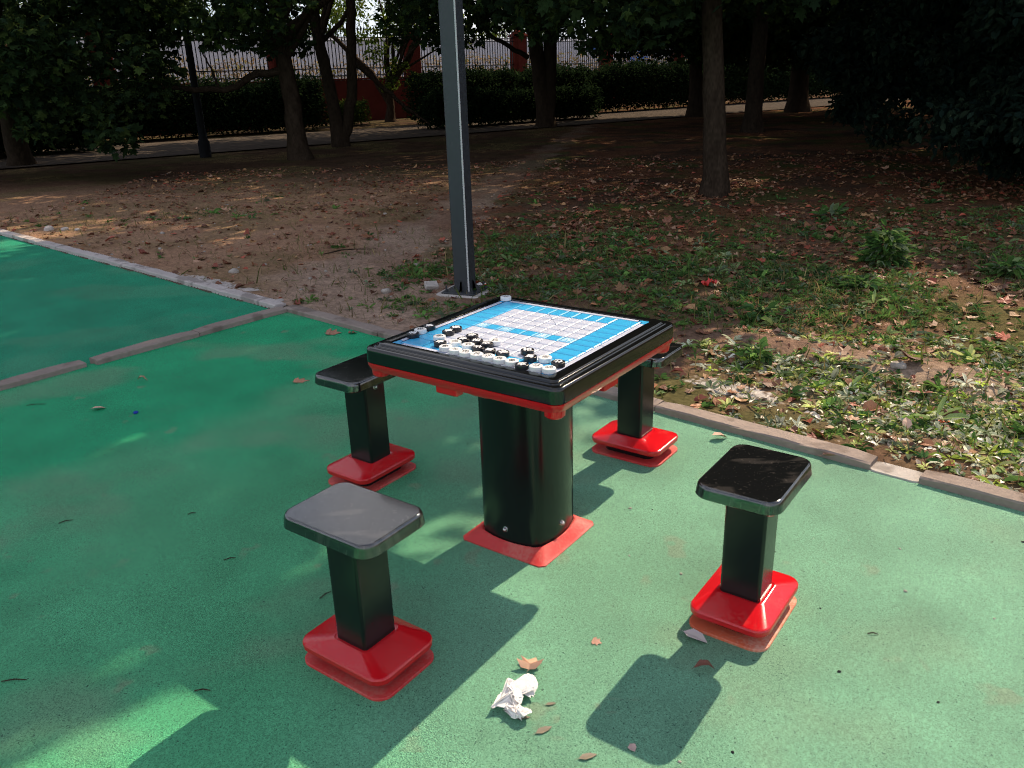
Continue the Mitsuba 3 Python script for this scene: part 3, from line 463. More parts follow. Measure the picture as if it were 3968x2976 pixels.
# ---------------------------------------------------------------- grey post behind the table
pp = thing('steel_post', 'tall grey square steel post on a bolted base plate behind the table', 'post')
PX, PYY = -.33, 6.04; pz = float(ground_z(np.array([PX]), np.array([PYY]))[0]) + .015
pyaw = math.radians(-24)
PT = TT(base=(PX, PYY, pz), yaw=pyaw)
sec = lambda z: np.array([(.064, -.053, z), (.064, .053, z), (.053, .064, z), (-.053, .064, z), (-.064, .053, z), (-.064, -.053, z), (-.053, -.064, z), (.053, -.064, z)])
add('shaft', loft([sec(.012), sec(4.2)]), 'pole_grey', pp, to=PT)
add('edge_strip', tube([(.0592, -.0592, .012), (.0592, -.0592, 2.2), (.0592, -.0592, 4.2)], .0062, 6), 'edge_sunlit', pp, smooth=50, to=PT, label='pale strip painting the sunlit edge of the post')
add('base_plate', box(.27, .27, .012, .002), 'pole_grey', pp, to=PT)
add('footing', move(loft([rrect(.36, .34, .04, -.09, 3), rrect(.36, .34, .04, -.006, 3), rrect(.345, .325, .04, -.0005, 3)])), 'concrete', pp, smooth=20, to=PT)
for s in range(4):
    gus = TM([(.064, -.004, .012), (.064, .004, .012), (.094, .004, .012), (.094, -.004, .012), (.064, -.004, .085), (.064, .004, .085), (.070, .004, .085), (.070, -.004, .085)], [(0, 1, 5), (0, 5, 4), (1, 2, 6), (1, 6, 5), (2, 3, 7), (2, 7, 6), (3, 0, 4), (3, 4, 7), (4, 5, 6), (4, 6, 7), (0, 2, 1), (0, 3, 2)])
    add('gusset', gus, 'pole_grey', pp, to=PT @ T().rotate([0, 0, 1], 90 * s))
    a = s * math.pi / 2 + math.pi / 4
    add('bolt', move(lathe([(.014, .012), (.014, .024), (.008, .024), (.008, .055), (.0005, .056)], 8), (.148 * math.cos(a), .148 * math.sin(a), 0)), 'pole_grey', pp, to=PT)

# ---------------------------------------------------------------- fence with brick red wall, pillars and iron railings
U = np.array([.665, .747, 0]); WV = np.array([.747, -.665, 0])
def vw(v, w, z): return v * U + w * WV + np.array([0, 0, z])
fe = thing('park_fence', 'brick red park wall with pillars and black iron railings behind the trees', 'fence')
SPAN = 6.12; FA = math.atan2(FD[1], FD[0])
def fp(s, z=0.0, n=0.0): return np.r_[F0 + FD * s + FN * n, z]
add('wall', move(box(SPAN * 9, .30, 1.55, .02), fp(SPAN * 3.5), FA), 'wall_red', fe)
add('coping', move(box(SPAN * 9, .36, .06, .015), fp(SPAN * 3.5, 1.551), FA), 'wall_red', fe)
pil = ply(cat([box(.55, .55, 3.15, .02), move(box(.68, .68, .08, .02), (0, 0, 3.151)), move(loft([rrect(.6, .6, .02, 3.232, 1), rrect(.3, .3, .02, 3.42, 1), rrect(.12, .12, .02, 3.5, 1)]))]))
for k in range(-1, 9): add('pillar', pil, 'wall_red', fe, to=T().translate(fp(SPAN * k).tolist()).rotate([0, 0, 1], math.degrees(FA)))
def panel():
    ms = []; L = SPAN - .6; n = 36
    for z in (1.70, 1.96, 2.95, 3.08): ms.append(move(box(L, .03, .035), (0, 0, z)))
    for i in range(n):
        x = -L / 2 + L * (i + .5) / n
        ms.append(move(box(.028, .028, 1.75), (x, 0, 1.61)))
        ms.append(tube([(x, 0, 2.02), (x, 0, 2.09), (x, 0, 2.18)], [.012, .034, .012], 6)); ms.append(tube([(x, 0, 3.30), (x, 0, 3.38), (x, 0, 3.52)], [.012, .04, .002], 6))
        ms.append(tube([(x - .04, 0, 3.42), (x, 0, 3.36), (x + .04, 0, 3.42)], .009, 5))
        if i % 2 == 0:
            a = np.linspace(0, math.pi, 7); c = x + L / n / 2
            ms.append(tube(np.c_[c + .075 * np.cos(a), 0 * a, 1.86 + .09 * np.sin(a)], .009, 5))
            a = np.linspace(0, 2 * math.pi, 9); ms.append(tube(np.c_[c + .045 * np.cos(a), 0 * a, 1.73 + .045 * np.sin(a)], .009, 5))
            ms.append(tube(np.c_[c + .05 * np.cos(a), 0 * a, 3.02 + .05 * np.sin(a)], .009, 5))
    return cat(ms)
pm = ply(panel())
for k in range(-1, 8): add('railing', pm, 'iron', fe, to=T().translate(fp(SPAN * (k + .5)).tolist()).rotate([0, 0, 1], math.degrees(FA)))
# beyond the street
wl = thing('hoarding', 'pale grey boarded wall with a white top edge across the street', 'wall')
add('boards', move(box(75, .15, 3.6), fp(24, 0, 13), FA), 'hoarding_grey', wl)
add('top_edge', move(box(75, .25, .18), fp(24, 3.602, 13), FA), 'paper', wl)
add('plinth', move(box(75, .3, .55), fp(24, 0, 12.86), FA), 'kerb_brown', wl)
kx = thing('kiosk', 'white roadside kiosk with blue fascia seen through the railings at the right', 'kiosk')
KT = T().translate(fp(35.0, 0, 7.5).tolist()).rotate([0, 0, 1], math.degrees(FA))
add('body', box(4.2, 2.2, 2.9, .04), 'hoarding_grey', kx, to=KT)
add('fascia', move(box(4.4, 2.4, .55, .03), (0, 0, 2.903)), 'panel_blue', kx, to=KT)
add('panel', move(box(2.2, .03, .5), (0, -1.116, 1.9)), 'panel_blue', kx, to=KT)
add('panel', move(box(1.6, .03, .25), (.5, -1.116, 2.55)), 'panel_blue', kx, to=KT)

# ---------------------------------------------------------------- trees
HD = [(.010, .020, .009), (.014, .026, .011), (.018, .032, .012)]
BIG = (OVAL[0] * [1, 1.5, 1], OVAL[1])
DK = [(.022, .040, .016), (.030, .052, .020), (.018, .034, .018), (.040, .062, .018)]
LT = [(.05, .085, .02), (.075, .11, .02), (.10, .13, .02), (.04, .07, .02)]
BL = [(.016, .030, .022), (.022, .040, .026), (.028, .045, .028), (.012, .024, .020)]
def shell(center, rad, n, rng, lo=0.35):
    d = rng.normal(size=(n, 3)); d /= np.linalg.norm(d, axis=1, keepdims=True)
    return np.array(center) + d * np.array(rad) * (rng.uniform(lo ** 3, 1, n) ** (1 / 3))[:, None]
def crown_points(cl, rng):
    """leaf positions: clumps (x, y, z, radius, leaves)"""
    out = []
    for x, y, z, r, n in cl:
        n = int(n); d = rng.normal(size=(n, 3)); d /= np.linalg.norm(d, axis=1, keepdims=True)
        out.append(np.array([x, y, z]) + d * (r * rng.uniform(0.05, 1, n) ** 0.45)[:, None] * [1, 1, .62])
    return np.vstack(out)
def limb(a, b, r0, r1, rng, sag=0.0, n=7):
    t = np.linspace(0, 1, n)[:, None]; a, b = np.array(a, float), np.array(b, float)
    p = a + (b - a) * t + np.array([0, 0, 1.0]) * (sag * np.sin(np.pi * t)) + rng.normal(0, .05, (n, 3)) * np.sin(np.pi * t) * np.linalg.norm(b - a) * .35
    return tube(p, np.linspace(r0, r1, n), 7)
def trunk_mesh(base, top, r, rng, flare=1.5, n=12, m=14):
    t = np.linspace(0, 1, m); base, top = np.array(base, float), np.array(top, float); w = rng.normal(0, 1, (m, 3)); w[:, 2] = 0; w = np.cumsum(w, 0) * .012; w[0] = 0
    p = base + (top - base) * t[:, None] + w
    r_ = r * (1 - .35 * t) * (1 + (flare - 1) * np.exp(-t * np.linalg.norm(top - base) / .25))
    me = tube(p, r_, n); q = me.vertices; me.vertices = q + (meshkit.fbm(q * 4, 3, 3)[:, None] - .5) * r * .25 * np.array([1, 1, 0]); return me, p
def open_sky(c):
    """the crowns left of the post stay low enough for the near stool to mirror the sky"""
    return math.atan2(c[0] - .5 * c[3], c[1]) > -.075 or c[2] + .6 * c[3] < .5 + .43 * (math.hypot(c[0], c[1]) - 2)
def tree(label, base, fork, r, clumps, size, tmpl, cols, seed, cw=None, limbs=10, more=(), group=None, pitch=(-.45, .5), name='tree', high=()):
    rng = np.random.default_rng(seed); k = thing(name, label, 'tree', group); clumps, high = [c for c in clumps if open_sky(c)], [c for c in high if open_sky(c)]
    base = np.array([base[0], base[1], -.05]); tr, p = trunk_mesh(base, fork, r, rng); ms = [tr]
    for c in sorted(clumps, key=lambda c: -c[3])[:limbs]:
        a = p[int(rng.integers(len(p) * .55, len(p)))]; ms.append(limb(a, np.array(c[:3]), r * .38, r * .06, rng, .15))
    for pts, r0, r1 in more:
        s = np.linspace(0, 1, 16); q = np.array(pts, float); i = np.linspace(0, 1, len(q))
        ms.append(tube(np.c_[tuple(np.interp(s, i, q[:, j]) for j in range(3))] + rng.normal(0, .015, (16, 3)), np.linspace(r0, r1, 16), 8))
    add('trunk', cat(ms), 'bark', k, smooth=60)
    pts = crown_points(clumps, rng); n = len(pts)
    lm = leaves(pts, size * np.exp(rng.normal(0, .22, n)), tmpl, rng, pitch)
    lc_ = leafcol(n, len(tmpl[0]), rng, cols, cw)
    if len(high):  # unseen upper clumps, sized and placed to shade the ground
        ph = crown_points(high, rng); m = len(ph); lm = cat([lm, leaves(ph, .24 * np.exp(rng.normal(0, .2, m)), BIG, rng, pitch)]); lc_ = np.vstack([lc_, leafcol(m, len(BIG[0]), rng, cols, cw)])
    add('crown', lm, 'leaf', k, color=lc_)
    return k
def boxy(n, rng):
    p = rng.uniform(-1, 1, (6 * n, 3)); return p[(np.abs(p) ** 4.5).sum(1) < 1][:n]
def low(cx, cy, r, zb, n, q, dz=1.3, cr=.6, nl=120):
    return [(cx + r * math.sqrt(t) * math.cos(a), cy + r * math.sqrt(t) * math.sin(a), zb + cr * .6 + dz * b, cr, nl) for t, a, b in zip(q.random(n), q.uniform(0, 6.283, n), q.random(n))]
def fill(center, rad, n, r, leaves_each, rng, lo=.35): return [(*c, r * rng.uniform(.75, 1.3), leaves_each * rng.uniform(.7, 1.3)) for c in shell(center, rad, n, rng, lo)]
R = np.random.default_rng
# the tree on the right of the post: its crown hangs over the top of the picture and shades the earth
r1, r3, r4, r7, r8 = R(11), R(13), R(14), R(17), R(18); c1 = []
h1 = [(*vw(9.8 + 4.4 * v, -5.72 + 3.6 * w, 6.6 + 2.9 * z), .6, 46) for v, w, z in boxy(430, r1)] + [(3.62, 7.62, 6.6, .4, 60), (4.66, 8.9, 8.0, .4, 60), (4.5, 8.55, 8.0, .4, 60), (4.05, 8.2, 7.2, .4, 60)]  # last four clumps are unseen, added to block sun dapples on the court
for v, w, z in boxy(40, r1): c1.append((*vw(9.4 + 3.4 * v, -5.6 + 3.0 * w, 4.3 + 1.0 * z), .7, 150))
for x, y, z in ((.2, 11.6, 2.5), (1.0, 10.6, 2.3), (1.7, 10.2, 2.15), (2.3, 9.7, 2.5), (3.2, 9.9, 2.5), (.6, 12.3, 2.3), (3.6, 10.6, 2.5), (1.35, 11.2, 2.05), (-.5, 12.2, 2.7), (2.7, 10.2, 2.8), (2.0, 10.9, 2.5), (.9, 11.5, 2.6)): c1.append((x, y, z, .55, 150))
tree('broad tree with low hanging leaves, its brown trunk nearest, right of the grey post', (2.69, 10.68), (2.45, 10.9, 4.2), .15, c1, .125, LOBED, DK, 21, limbs=16, high=h1)
c1 += low(1.7, 11.0, 2.9, 1.75, 90, r1, cr=.5)
r2 = R(12); c2 = fill((-3.6, 17.4, 5.0), (4.2, 3.6, 2.7), 90, .8, 140, r2, .25)
c2 += [(x, y, z, .6, 130) for x, y, z in ((-6.2, 16.2, 2.7), (-5.2, 16.4, 2.5), (-4.2, 16.2, 2.75), (-3.2, 16.4, 2.5), (-2.4, 16.8, 2.8), (-6.9, 16.8, 2.4), (-3.7, 17.2, 2.4), (-1.9, 17.6, 2.7))]
c2 += [(x, y, z, .55, 160) for x, y, z in ((-7.3, 16.6, 2.6), (-6.8, 16.4, 3.0), (-6.3, 16.6, 2.55), (-5.9, 16.3, 2.95), (-5.4, 16.6, 2.6), (-7.6, 16.4, 3.2), (-6.4, 16.8, 3.3), (-4.8, 16.5, 3.0))]
def gap(cl): return [c for c in cl if not (-.232 < c[0] / c[1] < -.108 and c[2] < 4.4)]
c2 = gap(c2)
tree('leafy tree with a long crooked limb reaching left before the railings', (-4.32, 17.95), (-4.5, 18.0, 3.6), .2, c2, .13, LOBED, DK + LT[:1], 22, limbs=14,
     more=[([(-4.45, 17.95, 1.75), (-4.9, 17.8, 1.72), (-5.6, 17.6, 1.42), (-6.4, 17.3, 1.5), (-7.3, 17.0, 1.62), (-8.2, 16.8, 1.3)], .085, .03), ([(-5.7, 17.55, 1.44), (-5.9, 17.9, 1.8), (-6.2, 18.2, 2.3)], .03, .01)])
c2 += low(-4.4, 16.6, 3.9, 1.85, 170, r2)
h3 = [(-3.0 + 4.4 * a, 25.6 + 4 * b, 6.8 + 2.6 * c_, 1.0, 60) for a, b, c_ in boxy(130, r3)]; c3 = low(-3.4, 20.6, 3.0, 2.0, 60, r3) + fill((-3.6, 22.0, 5.2), (3.0, 2.6, 2.4), 60, .8, 110, r3, .25)  # h3: unseen crown added beyond the trunks to shade the path
c3, h3 = gap(c3), gap(h3)
tree('pair of dark stems rising from one foot beside the path, left of the post', (-4.05, 21.2), (-4.5, 21.3, 3.9), .17, c3, .13, LOBED, DK, 23, limbs=8, high=h3, more=[([(-4.0, 21.2, .05), (-3.65, 21.3, 1.4), (-3.5, 21.3, 4.2)], .15, .10), ([(-3.5, 21.3, 1.9), (-2.6, 21.6, 1.0), (-1.9, 22.0, .4)], .07, .02)])
h4 = [(1.6 + 4.8 * a, 27 + 4.6 * b, 7.4 + 3.2 * c_, 1.1, 70) for a, b, c_ in boxy(150, r4)]; c4 = fill((1.5, 25.5, 4.2), (4.4, 3.6, 1.2), 50, .8, 130, r4, .25) + [(x, y, z, .8, 130) for x, y, z in ((.2, 25, 3.0), (1.6, 24.6, 2.9), (3.2, 25, 2.8), (4.6, 25.5, 2.6), (5.4, 25, 2.2))]
tree('twin trunked dark tree beside the path, just right of the post', (1.32, 26.4), (.75, 26.4, 4.5), .26, c4, .15, LOBED, DK, 24, limbs=10, high=h4, more=[([(1.35, 26.4, .05), (1.45, 26.4, 1.5), (1.5, 26.4, 4.5)], .24, .17), ([(.8, 26.4, 2.0), (-.2, 26.0, 2.6), (-1.0, 25.6, 3.2)], .08, .03)])
r5 = R(15); c4 += low(2.8, 24.2, 4.4, 1.35, 150, r4, dz=1.7)
c5 = fill((-3.2, 32.6, 4.6), (3.8, 2.4, 2.2), 60, .8, 60, r5, .25) + [(x, y, z, .5, 80) for x, y, z in ((-4.6, 32.2, 2.4), (-3.9, 32.4, 2.0), (-3.2, 32.6, 1.5), (-4.9, 32.5, 3.0), (-4.3, 32.5, 1.4))]
tree('forked tree by the wall with two stems spreading in a V and yellow lit leaves', (-4.3, 32.8), (-4.3, 32.8, 1.6), .17, c5, .13, LOBED, LT[:3], 25, limbs=8,
     more=[([(-4.2, 32.8, .5), (-4.9, 32.8, 1.8), (-5.8, 32.7, 2.7), (-6.8, 32.6, 3.6)], .13, .06), ([(-4.25, 32.8, 1.3), (-3.5, 32.8, 2.2), (-2.8, 32.7, 3.4), (-2.5, 32.6, 4.6)], .15, .07)])
r6 = R(16); h6 = [(5.2 + 5 * a, 19.6 + 4.6 * b, 8.8 + 4.0 * c_, 1.0, 70) for a, b, c_ in boxy(190, r6)]; c6 = fill((6.0, 20.6, 4.9), (4.2, 3.6, 1.3), 45, .8, 130, r6, .25) + [(x, y, z, .7, 110) for x, y, z in ((5.0, 20.6, 3.0), (6.2, 20.2, 2.9), (7.4, 20.4, 2.8), (4.2, 21, 2.7), (8.4, 21, 3.0))]
tree('straight dark trunk on the leaf covered earth behind the broad tree', (6.3, 21.6), (6.3, 21.6, 6.5), .21, c6, .15, LOBED, DK, 26, limbs=8, high=h6)
h7 = [(6.4 + 5 * a, 28.6 + 4.6 * b, 8.4 + 4 * c_, 1.1, 60) for a, b, c_ in boxy(150, r7)]; c7 = low(7.2, 27.0, 4.6, 1.7, 130, r7, cr=.8) + fill((6.6, 28.8, 4.4), (4.2, 3.4, 1.3), 45, .9, 130, r7, .25) + [(x, y, z, .8, 110) for x, y, z in ((4.8, 28.6, 3.0), (6.6, 28.2, 3.1), (8.2, 28.8, 2.9))]
tree('dark trunk beside the path, left behind the broad tree', (6.62, 29.6), (6.6, 29.6, 6), .24, c7, .16, LOBED, DK, 27, limbs=8, high=h7)
h8 = [(11 + 5 * a, 29.5 + 4.6 * b, 8.4 + 4 * c_, 1.1, 60) for a, b, c_ in boxy(150, r8)]; c6 += low(6.6, 19.4, 4.2, 1.6, 150, r6)
c8 = low(12, 28.0, 5.4, 1.2, 190, r8, cr=.8, dz=2.2) + fill((10.8, 30, 4.4), (4.4, 3.4, 1.4), 45, .9, 130, r8, .25) + [(x, y, z, .8, 110) for x, y, z in ((9.0, 29.6, 3.0), (10.4, 29.2, 2.6), (12.2, 29.6, 2.4))]
tree('thick dark trunk standing at the path, rightmost of the far trunks', (10.5, 30.6), (10.6, 30.8, 6), .34, c8, .16, LOBED, DK, 28, limbs=8, high=h8)
# dense low-branched trees at the right and the left
for i, (x, y, h, r, nn, sd) in enumerate(((7.2, 9.9, 4.3, 1.9, 130, 31), (7.9, 13.4, 6.2, 2.35, 150, 32), (9.2, 17.8, 6.8, 3.0, 160, 33), (9.6, 9.2, 5.4, 1.9, 60, 34), (12.6, 23.5, 7.5, 3.6, 170, 35))):
    q = R(sd); cl = []
    for _ in range(nn):
        t = q.uniform(0.02, 1) ** .8; z = .22 + t * (h - .5); rr = r * (1 - .5 * t) * math.sqrt(q.uniform(.15, 1)) * (.78 + .22 * min(1, z / .8)); a = q.uniform(0, 2 * math.pi)
        cl.append((x + rr * math.cos(a), y + rr * math.sin(a), z, .55, 420 if i in (0, 1) else 230))
    tree(('dense dark evergreen bushy to the ground, nearest at the right edge of the picture', 'dense dark evergreen behind the nearest one at the right', 'dense dark evergreen far back at the right beside the thick trunk', 'dense evergreen beyond the right edge, shading the grass', 'dense dark evergreen farthest back at the right, beyond the thick trunk')[i], (x, y), (x + .1, y, h * .8), .12, cl, .11 if i in (0, 1) else .16, (OVAL[0] * [1, 1.25, 1], OVAL[1]), BL, sd, limbs=8)
for i, (x, y, z0, z1, r, nn, sd) in enumerate(((-8.6, 15.6, 1.1, 6.6, 2.5, 150, 41), (-12.4, 20.6, .5, 7.5, 2.8, 90, 42), (-15.5, 25.5, .4, 8, 3.2, 80, 43))):
    q = R(sd); cl = []
    for _ in range(nn):
        t = q.uniform(0, 1); rr = r * math.sqrt(q.uniform(.05, 1)) * (1 - .4 * t ** 2); a = q.uniform(0, 2 * math.pi)
        cl.append((x + rr * math.cos(a), y + rr * math.sin(a), z0 + t * (z1 - z0), .65, 170))
    if i == 0: cl += [(a, b, c, .5, 150) for a, b, c in ((-7.6, 14.2, 1.0), (-7.0, 14.6, 1.3), (-6.6, 14.4, .8), (-8.2, 14.2, 1.5), (-7.2, 14.2, 1.9))]
    tree(('leafy tree at the left whose lowest boughs droop almost to the path', 'dense dark tree behind the path at the far left', 'dense dark tree at the left end of the fence')[i], ((-10.6, 18.6), (x, y), (x, y))[i], ((-9.4, 16.6, 3.5), (x, y, z1 * .7), (x, y, z1 * .7))[i], (.22, .2, .2)[i], cl, .13, LOBED, DK, sd, limbs=10)
# sunlit trees across the street
for i, (s, n, h, sd) in enumerate(((6, 18, 7.5, 51), (12.5, 19, 7, 52), (19.5, 18, 7.5, 53), (27, 19, 8, 54), (36, 18, 8, 55))):
    q = R(sd); c = fp(s, 0, n); cl = fill((c[0], c[1], h * .62), (2.8, 2.6, h * .36), 45, .9, 90, q, .3)
    tree(('sunlit yellow green tree across the street at the far left', 'sunlit tree across the street left of the forked tree', 'sunlit yellow green tree across the street behind the post', 'sunlit tree across the street right of the post', 'sunlit tree across the street behind the kiosk')[i], c[:2], (c[0], c[1], h * .5), .16, cl, .16, OVAL, LT, sd, limbs=6)
lp = thing('lamp_post', 'slim black lamp post at the path, left of the tree with the crooked limb', 'lamp post')
add('shaft', lathe([(.13, 0), (.13, .35), (.10, .42), (.085, .6), (.07, 3.8), (.068, 4.0), (.0005, 4.0)], 12), 'post_black', lp, smooth=40, to=T().translate([-6.8, 19.3, -.02]))
add('lantern', lathe([(.04, 0), (.16, .08), (.2, .45), (.22, .47), (.05, .6), (.0005, .66)], 12), 'post_black', lp, smooth=40, to=T().translate([-6.8, 19.3, 3.981]))

# ---------------------------------------------------------------- hedges and shrubs by the path
def hedge(label, p0, p1, w, h, n, sd, name='hedge', cols=DK, size=.07):
    q = R(sd); k = thing(name, label, name); p0, p1 = np.array(p0, float), np.array(p1, float); d = p1 - p0; L = np.linalg.norm(d); d /= L; nn = np.array([-d[1], d[0]])
    t, s, z = q.uniform(0, L, n), q.uniform(-1, 1, n), q.uniform(0, 1, n)
    top = h * (.62 + .62 * meshkit.fbm(np.c_[t * 1.1, s * .8, np.full(n, sd)], 4)) * (1 + .12 * (q.random(n) ** 8)); wv = w * .5 * (.85 + .35 * meshkit.fbm(np.c_[t * 1.2, z * 2, np.full(n, sd + 5.0)], 3))
    z = 1 - (1 - z) * q.uniform(.75, 1, n); P = np.c_[p0 + d * t[:, None] + nn * (s * wv * np.sqrt(1 - .7 * z ** 4))[:, None], .03 + z * top]
    add('foliage', leaves(P, size * np.exp(q.normal(0, .25, n)), OVAL, q, (.2, .6)), 'leaf', k, color=leafcol(n, 7, q, cols))
    st = [tube([(*(p0 + d * a + nn * b), -.03), (*(p0 + d * (a + q.normal(0, .1)) + nn * b), h * .8)], [.018, .008], 5) for a, b in zip(np.arange(.2, L, .5), q.uniform(-.3, .3, 200) * w)]
    add('stems', cat(st), 'bark', k, kind='stuff')
hedge('long dark hedge in front of the wall, left of the post', (-17, 21.9), (-6.2, 29.3), 1.6, 1.72, 60000, 61, size=.12, cols=HD)
hedge('long dark hedge along the path, right of the post', (-3.0, 29.6), (22.0, 46.8), 1.7, 1.75, 110000, 62, size=.12, cols=HD)
hedge('row of dry tan and yellow shrubs between the railings and the street', fp(-6, 0, 1.6)[:2], fp(50, 0, 1.6)[:2], 1.2, 2.35, 26000, 66, 'shrub', [(.20, .13, .06), (.26, .18, .09), (.16, .15, .04), (.30, .22, .13)], .13)
hedge('low dark hedge in front of the wall at the foot of the forked tree', (-2.4, 26.6), (3.2, 30.6), 1.1, 1.15, 20000, 63, size=.11, cols=HD)
hedge('small sunlit yellow green shrub at the foot of the wall', (-6.1, 30.6), (-5.0, 31.4), .9, .85, 3000, 64, 'shrub', LT, .09)
hedge('dark shrub row at the foot of the trees at far left', (-16, 18.5), (-10.6, 22.4), 1.6, 1.3, 26000, 65, size=.12, cols=HD)

# ---------------------------------------------------------------- weeds, grass and leaf litter on the earth
q = R(71)
def green(x, y):
    """how thickly weeds cover the earth"""
    t = x - np.interp(y, PATH[:, 1], PATH[:, 0]); pd = path_dist(x, y)
    n = fbm2(x, y, 1.5, 4, 8)
    right = np.clip((t - .55) / .5, 0, 1) * np.clip((n - .36) * 5, 0.08, 1)
    near = np.clip(1.25 - np.abs(y - (7.6 - .75 * x)) / 1.6, 0, 1)
    right = right * (.30 + .95 * np.clip(near, 0, 1)) * np.clip((13.5 - y) / 5, .08, 1)
    right = np.maximum(right, .9 * blob(x, y, 2.05, 3.42, .62, .36, -.7)); right = np.maximum(right, .8 * blob(x, y, 1.55, 4.15, .5, .2, -.7))
    berm = np.maximum(blob(x, y, 1.62, 4.42, .55, .15, -.62), np.maximum(blob(x, y, 2.28, 3.95, .5, .17, -.6), blob(x, y, .98, 3.95, .2, .12, -.7)))
    left = .75 * blob(x, y, -4.1, 10.3, 1.3, .35, .1) + .25 * blob(x, y, -3.3, 7.75, .5, .2) + .16 * np.clip((n - .52) * 6, 0, 1) * (t < 0)
    tufts = .9 * blob(x, y, -.62, 5.62, .30, .16, -.7) + .9 * blob(x, y, -.72, 6.7, .30, .35) + .8 * blob(x, y, .35, 6.2, .3, .2) + .7 * blob(x, y, -1.5, 5.92, .10, .07)
    return np.clip(np.where(t > 0, right, left) * np.clip(pd / .7 - .3, 0, 1) + tufts, 0, 1) * (1 - .92 * berm)
WC = [(.075, .165, .045), (.095, .20, .05), (.13, .24, .06), (.06, .13, .045), (.17, .24, .10), (.15, .20, .12)]
def rosettes(n, x0, x1, y0, y1, sz, per, dens, seed, up=(.1, .6)):
    g = R(seed); c = scatter(g, n, x0, x1, y0, y1, dens); m = len(c); P = np.repeat(c, per, 0); k = len(P)
    ya = g.uniform(0, 2 * np.pi, k); s = np.repeat(sz * np.exp(g.normal(0, .35, m)), per) * g.uniform(.6, 1.2, k)
    P = P + np.c_[np.cos(ya), np.sin(ya), np.zeros(k)] * (s * .12)[:, None] + [0, 0, .004]
    pit = np.repeat(g.uniform(*up, m), per) + g.normal(0, .28, k)
    v, f = OVAL; me = leaves(P, s, (v * [1, .78, 1], f), g, (0, .02), .35, ya)
    # raise each leaf by its own pitch
    o = np.repeat(P, len(v), 0); r = me.vertices - o; h = np.hypot(r[:, 0], r[:, 1]); pr = np.repeat(pit, len(v))
    me.vertices = o + np.c_[r[:, :2] * np.cos(pr)[:, None], r[:, 2] + h * np.sin(pr)]
    return me, np.repeat(leafcol(m, 1, g, WC, None, .3), per * len(v), 0)
w1, k1 = rosettes(26000, -1.6, 7.5, 2.5, 9.0, .042, 7, green, 72)
w2, k2 = rosettes(6000, -6.5, 8.0, 6.0, 14.5, .06, 7, lambda x, y: green(x, y) * .8, 73)
WC0, WC = WC, [(.46, .50, .36), (.56, .58, .46), (.36, .46, .09), (.50, .54, .22), (.22, .34, .09)]  # pale palette: sunlight on the weeds by the kerb put into their colour
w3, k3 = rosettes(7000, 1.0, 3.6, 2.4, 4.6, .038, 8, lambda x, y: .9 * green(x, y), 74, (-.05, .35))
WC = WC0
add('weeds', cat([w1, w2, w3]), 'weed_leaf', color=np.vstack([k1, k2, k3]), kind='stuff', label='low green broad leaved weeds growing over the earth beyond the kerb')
def blades(n, x0, x1, y0, y1, sz, dens, seed, cols):
    g = R(seed); c = scatter(g, n, x0, x1, y0, y1, dens); m = len(c)
    me = leaves(c, sz * np.exp(g.normal(0, .4, m)), BLADE, g, (.75, .4), .5); return me, leafcol(m, 5, g, cols, None, .3)
GC = [(.09, .12, .03), (.11, .13, .04), (.17, .14, .06), (.22, .17, .08)]
b1, l1 = blades(90000, -2.2, 7.0, 2.5, 9.0, .05, lambda x, y: .10 + .90 * green(x, y), 75, GC)
b2, l2 = blades(26000, -6.5, -1.0, 5.5, 13, .05, lambda x, y: .12 + .9 * green(x, y), 76, GC + [(.26, .20, .11)])
add('grass', cat([b1, b2]), 'weed_leaf', color=np.vstack([l1, l2]), kind='stuff', label='thin grass blades and dry straw on the earth')
# taller weeds that stand out
def big_weed(x, y, n, sz, h, seed, label, lob=False):
    g = R(seed); k = thing('weed', label, 'weed', None); z = float(ground_z(np.array([x]), np.array([y]))[0])
    t = g.uniform(0, 1, n); a = g.uniform(0, 2 * np.pi, n); rr = sz * (.25 + .75 * g.random(n)) * (1 - .5 * t)
    P = np.c_[x + rr * np.cos(a), y + rr * np.sin(a), z + .02 + h * t * g.uniform(.5, 1, n)]
    tm = OVAL if not lob else (OVAL[0] * [1, .6, 1], OVAL[1])
    add('leaves', leaves(P, sz * .75 * np.exp(g.normal(0, .25, n)), tm, g, (.15, .4), .4, a), 'weed_leaf', k, color=leafcol(n, 7, g, WC))
    for b in np.arange(5) * 1.25: add('stem', tube([(x, y, z - .02), (x + .3 * sz * math.cos(b), y + .3 * sz * math.sin(b), z + h * .6)], [.005, .003], 5), 'bark', k)
big_weed(3.05, 6.5, 320, .15, .30, 81, 'bushy green weed with pointed leaves, tallest of the weeds at the right', True)
big_weed(3.75, 6.0, 70, .11, .12, 82, 'broad leaved weed at the right edge, behind and right of the bushy one')
big_weed(2.55, 5.75, 60, .11, .07, 83, 'flat leafy weed in front of the bushy one')
big_weed(1.62, 5.1, 36, .11, .06, 84, 'rosette of long leaves in the green strip right of the table')
big_weed(1.35, 4.25, 60, .075, .07, 85, 'clump of grassy weed at the dug earth behind the right stool')
big_weed(3.4, 8.6, 40, .14, .12, 86, 'wide leaved weed in the leaf litter in front of the dark evergreen')
big_weed(2.6, 3.02, 46, .085, .06, 87, 'round leaved weed beside the kerb at the right edge')

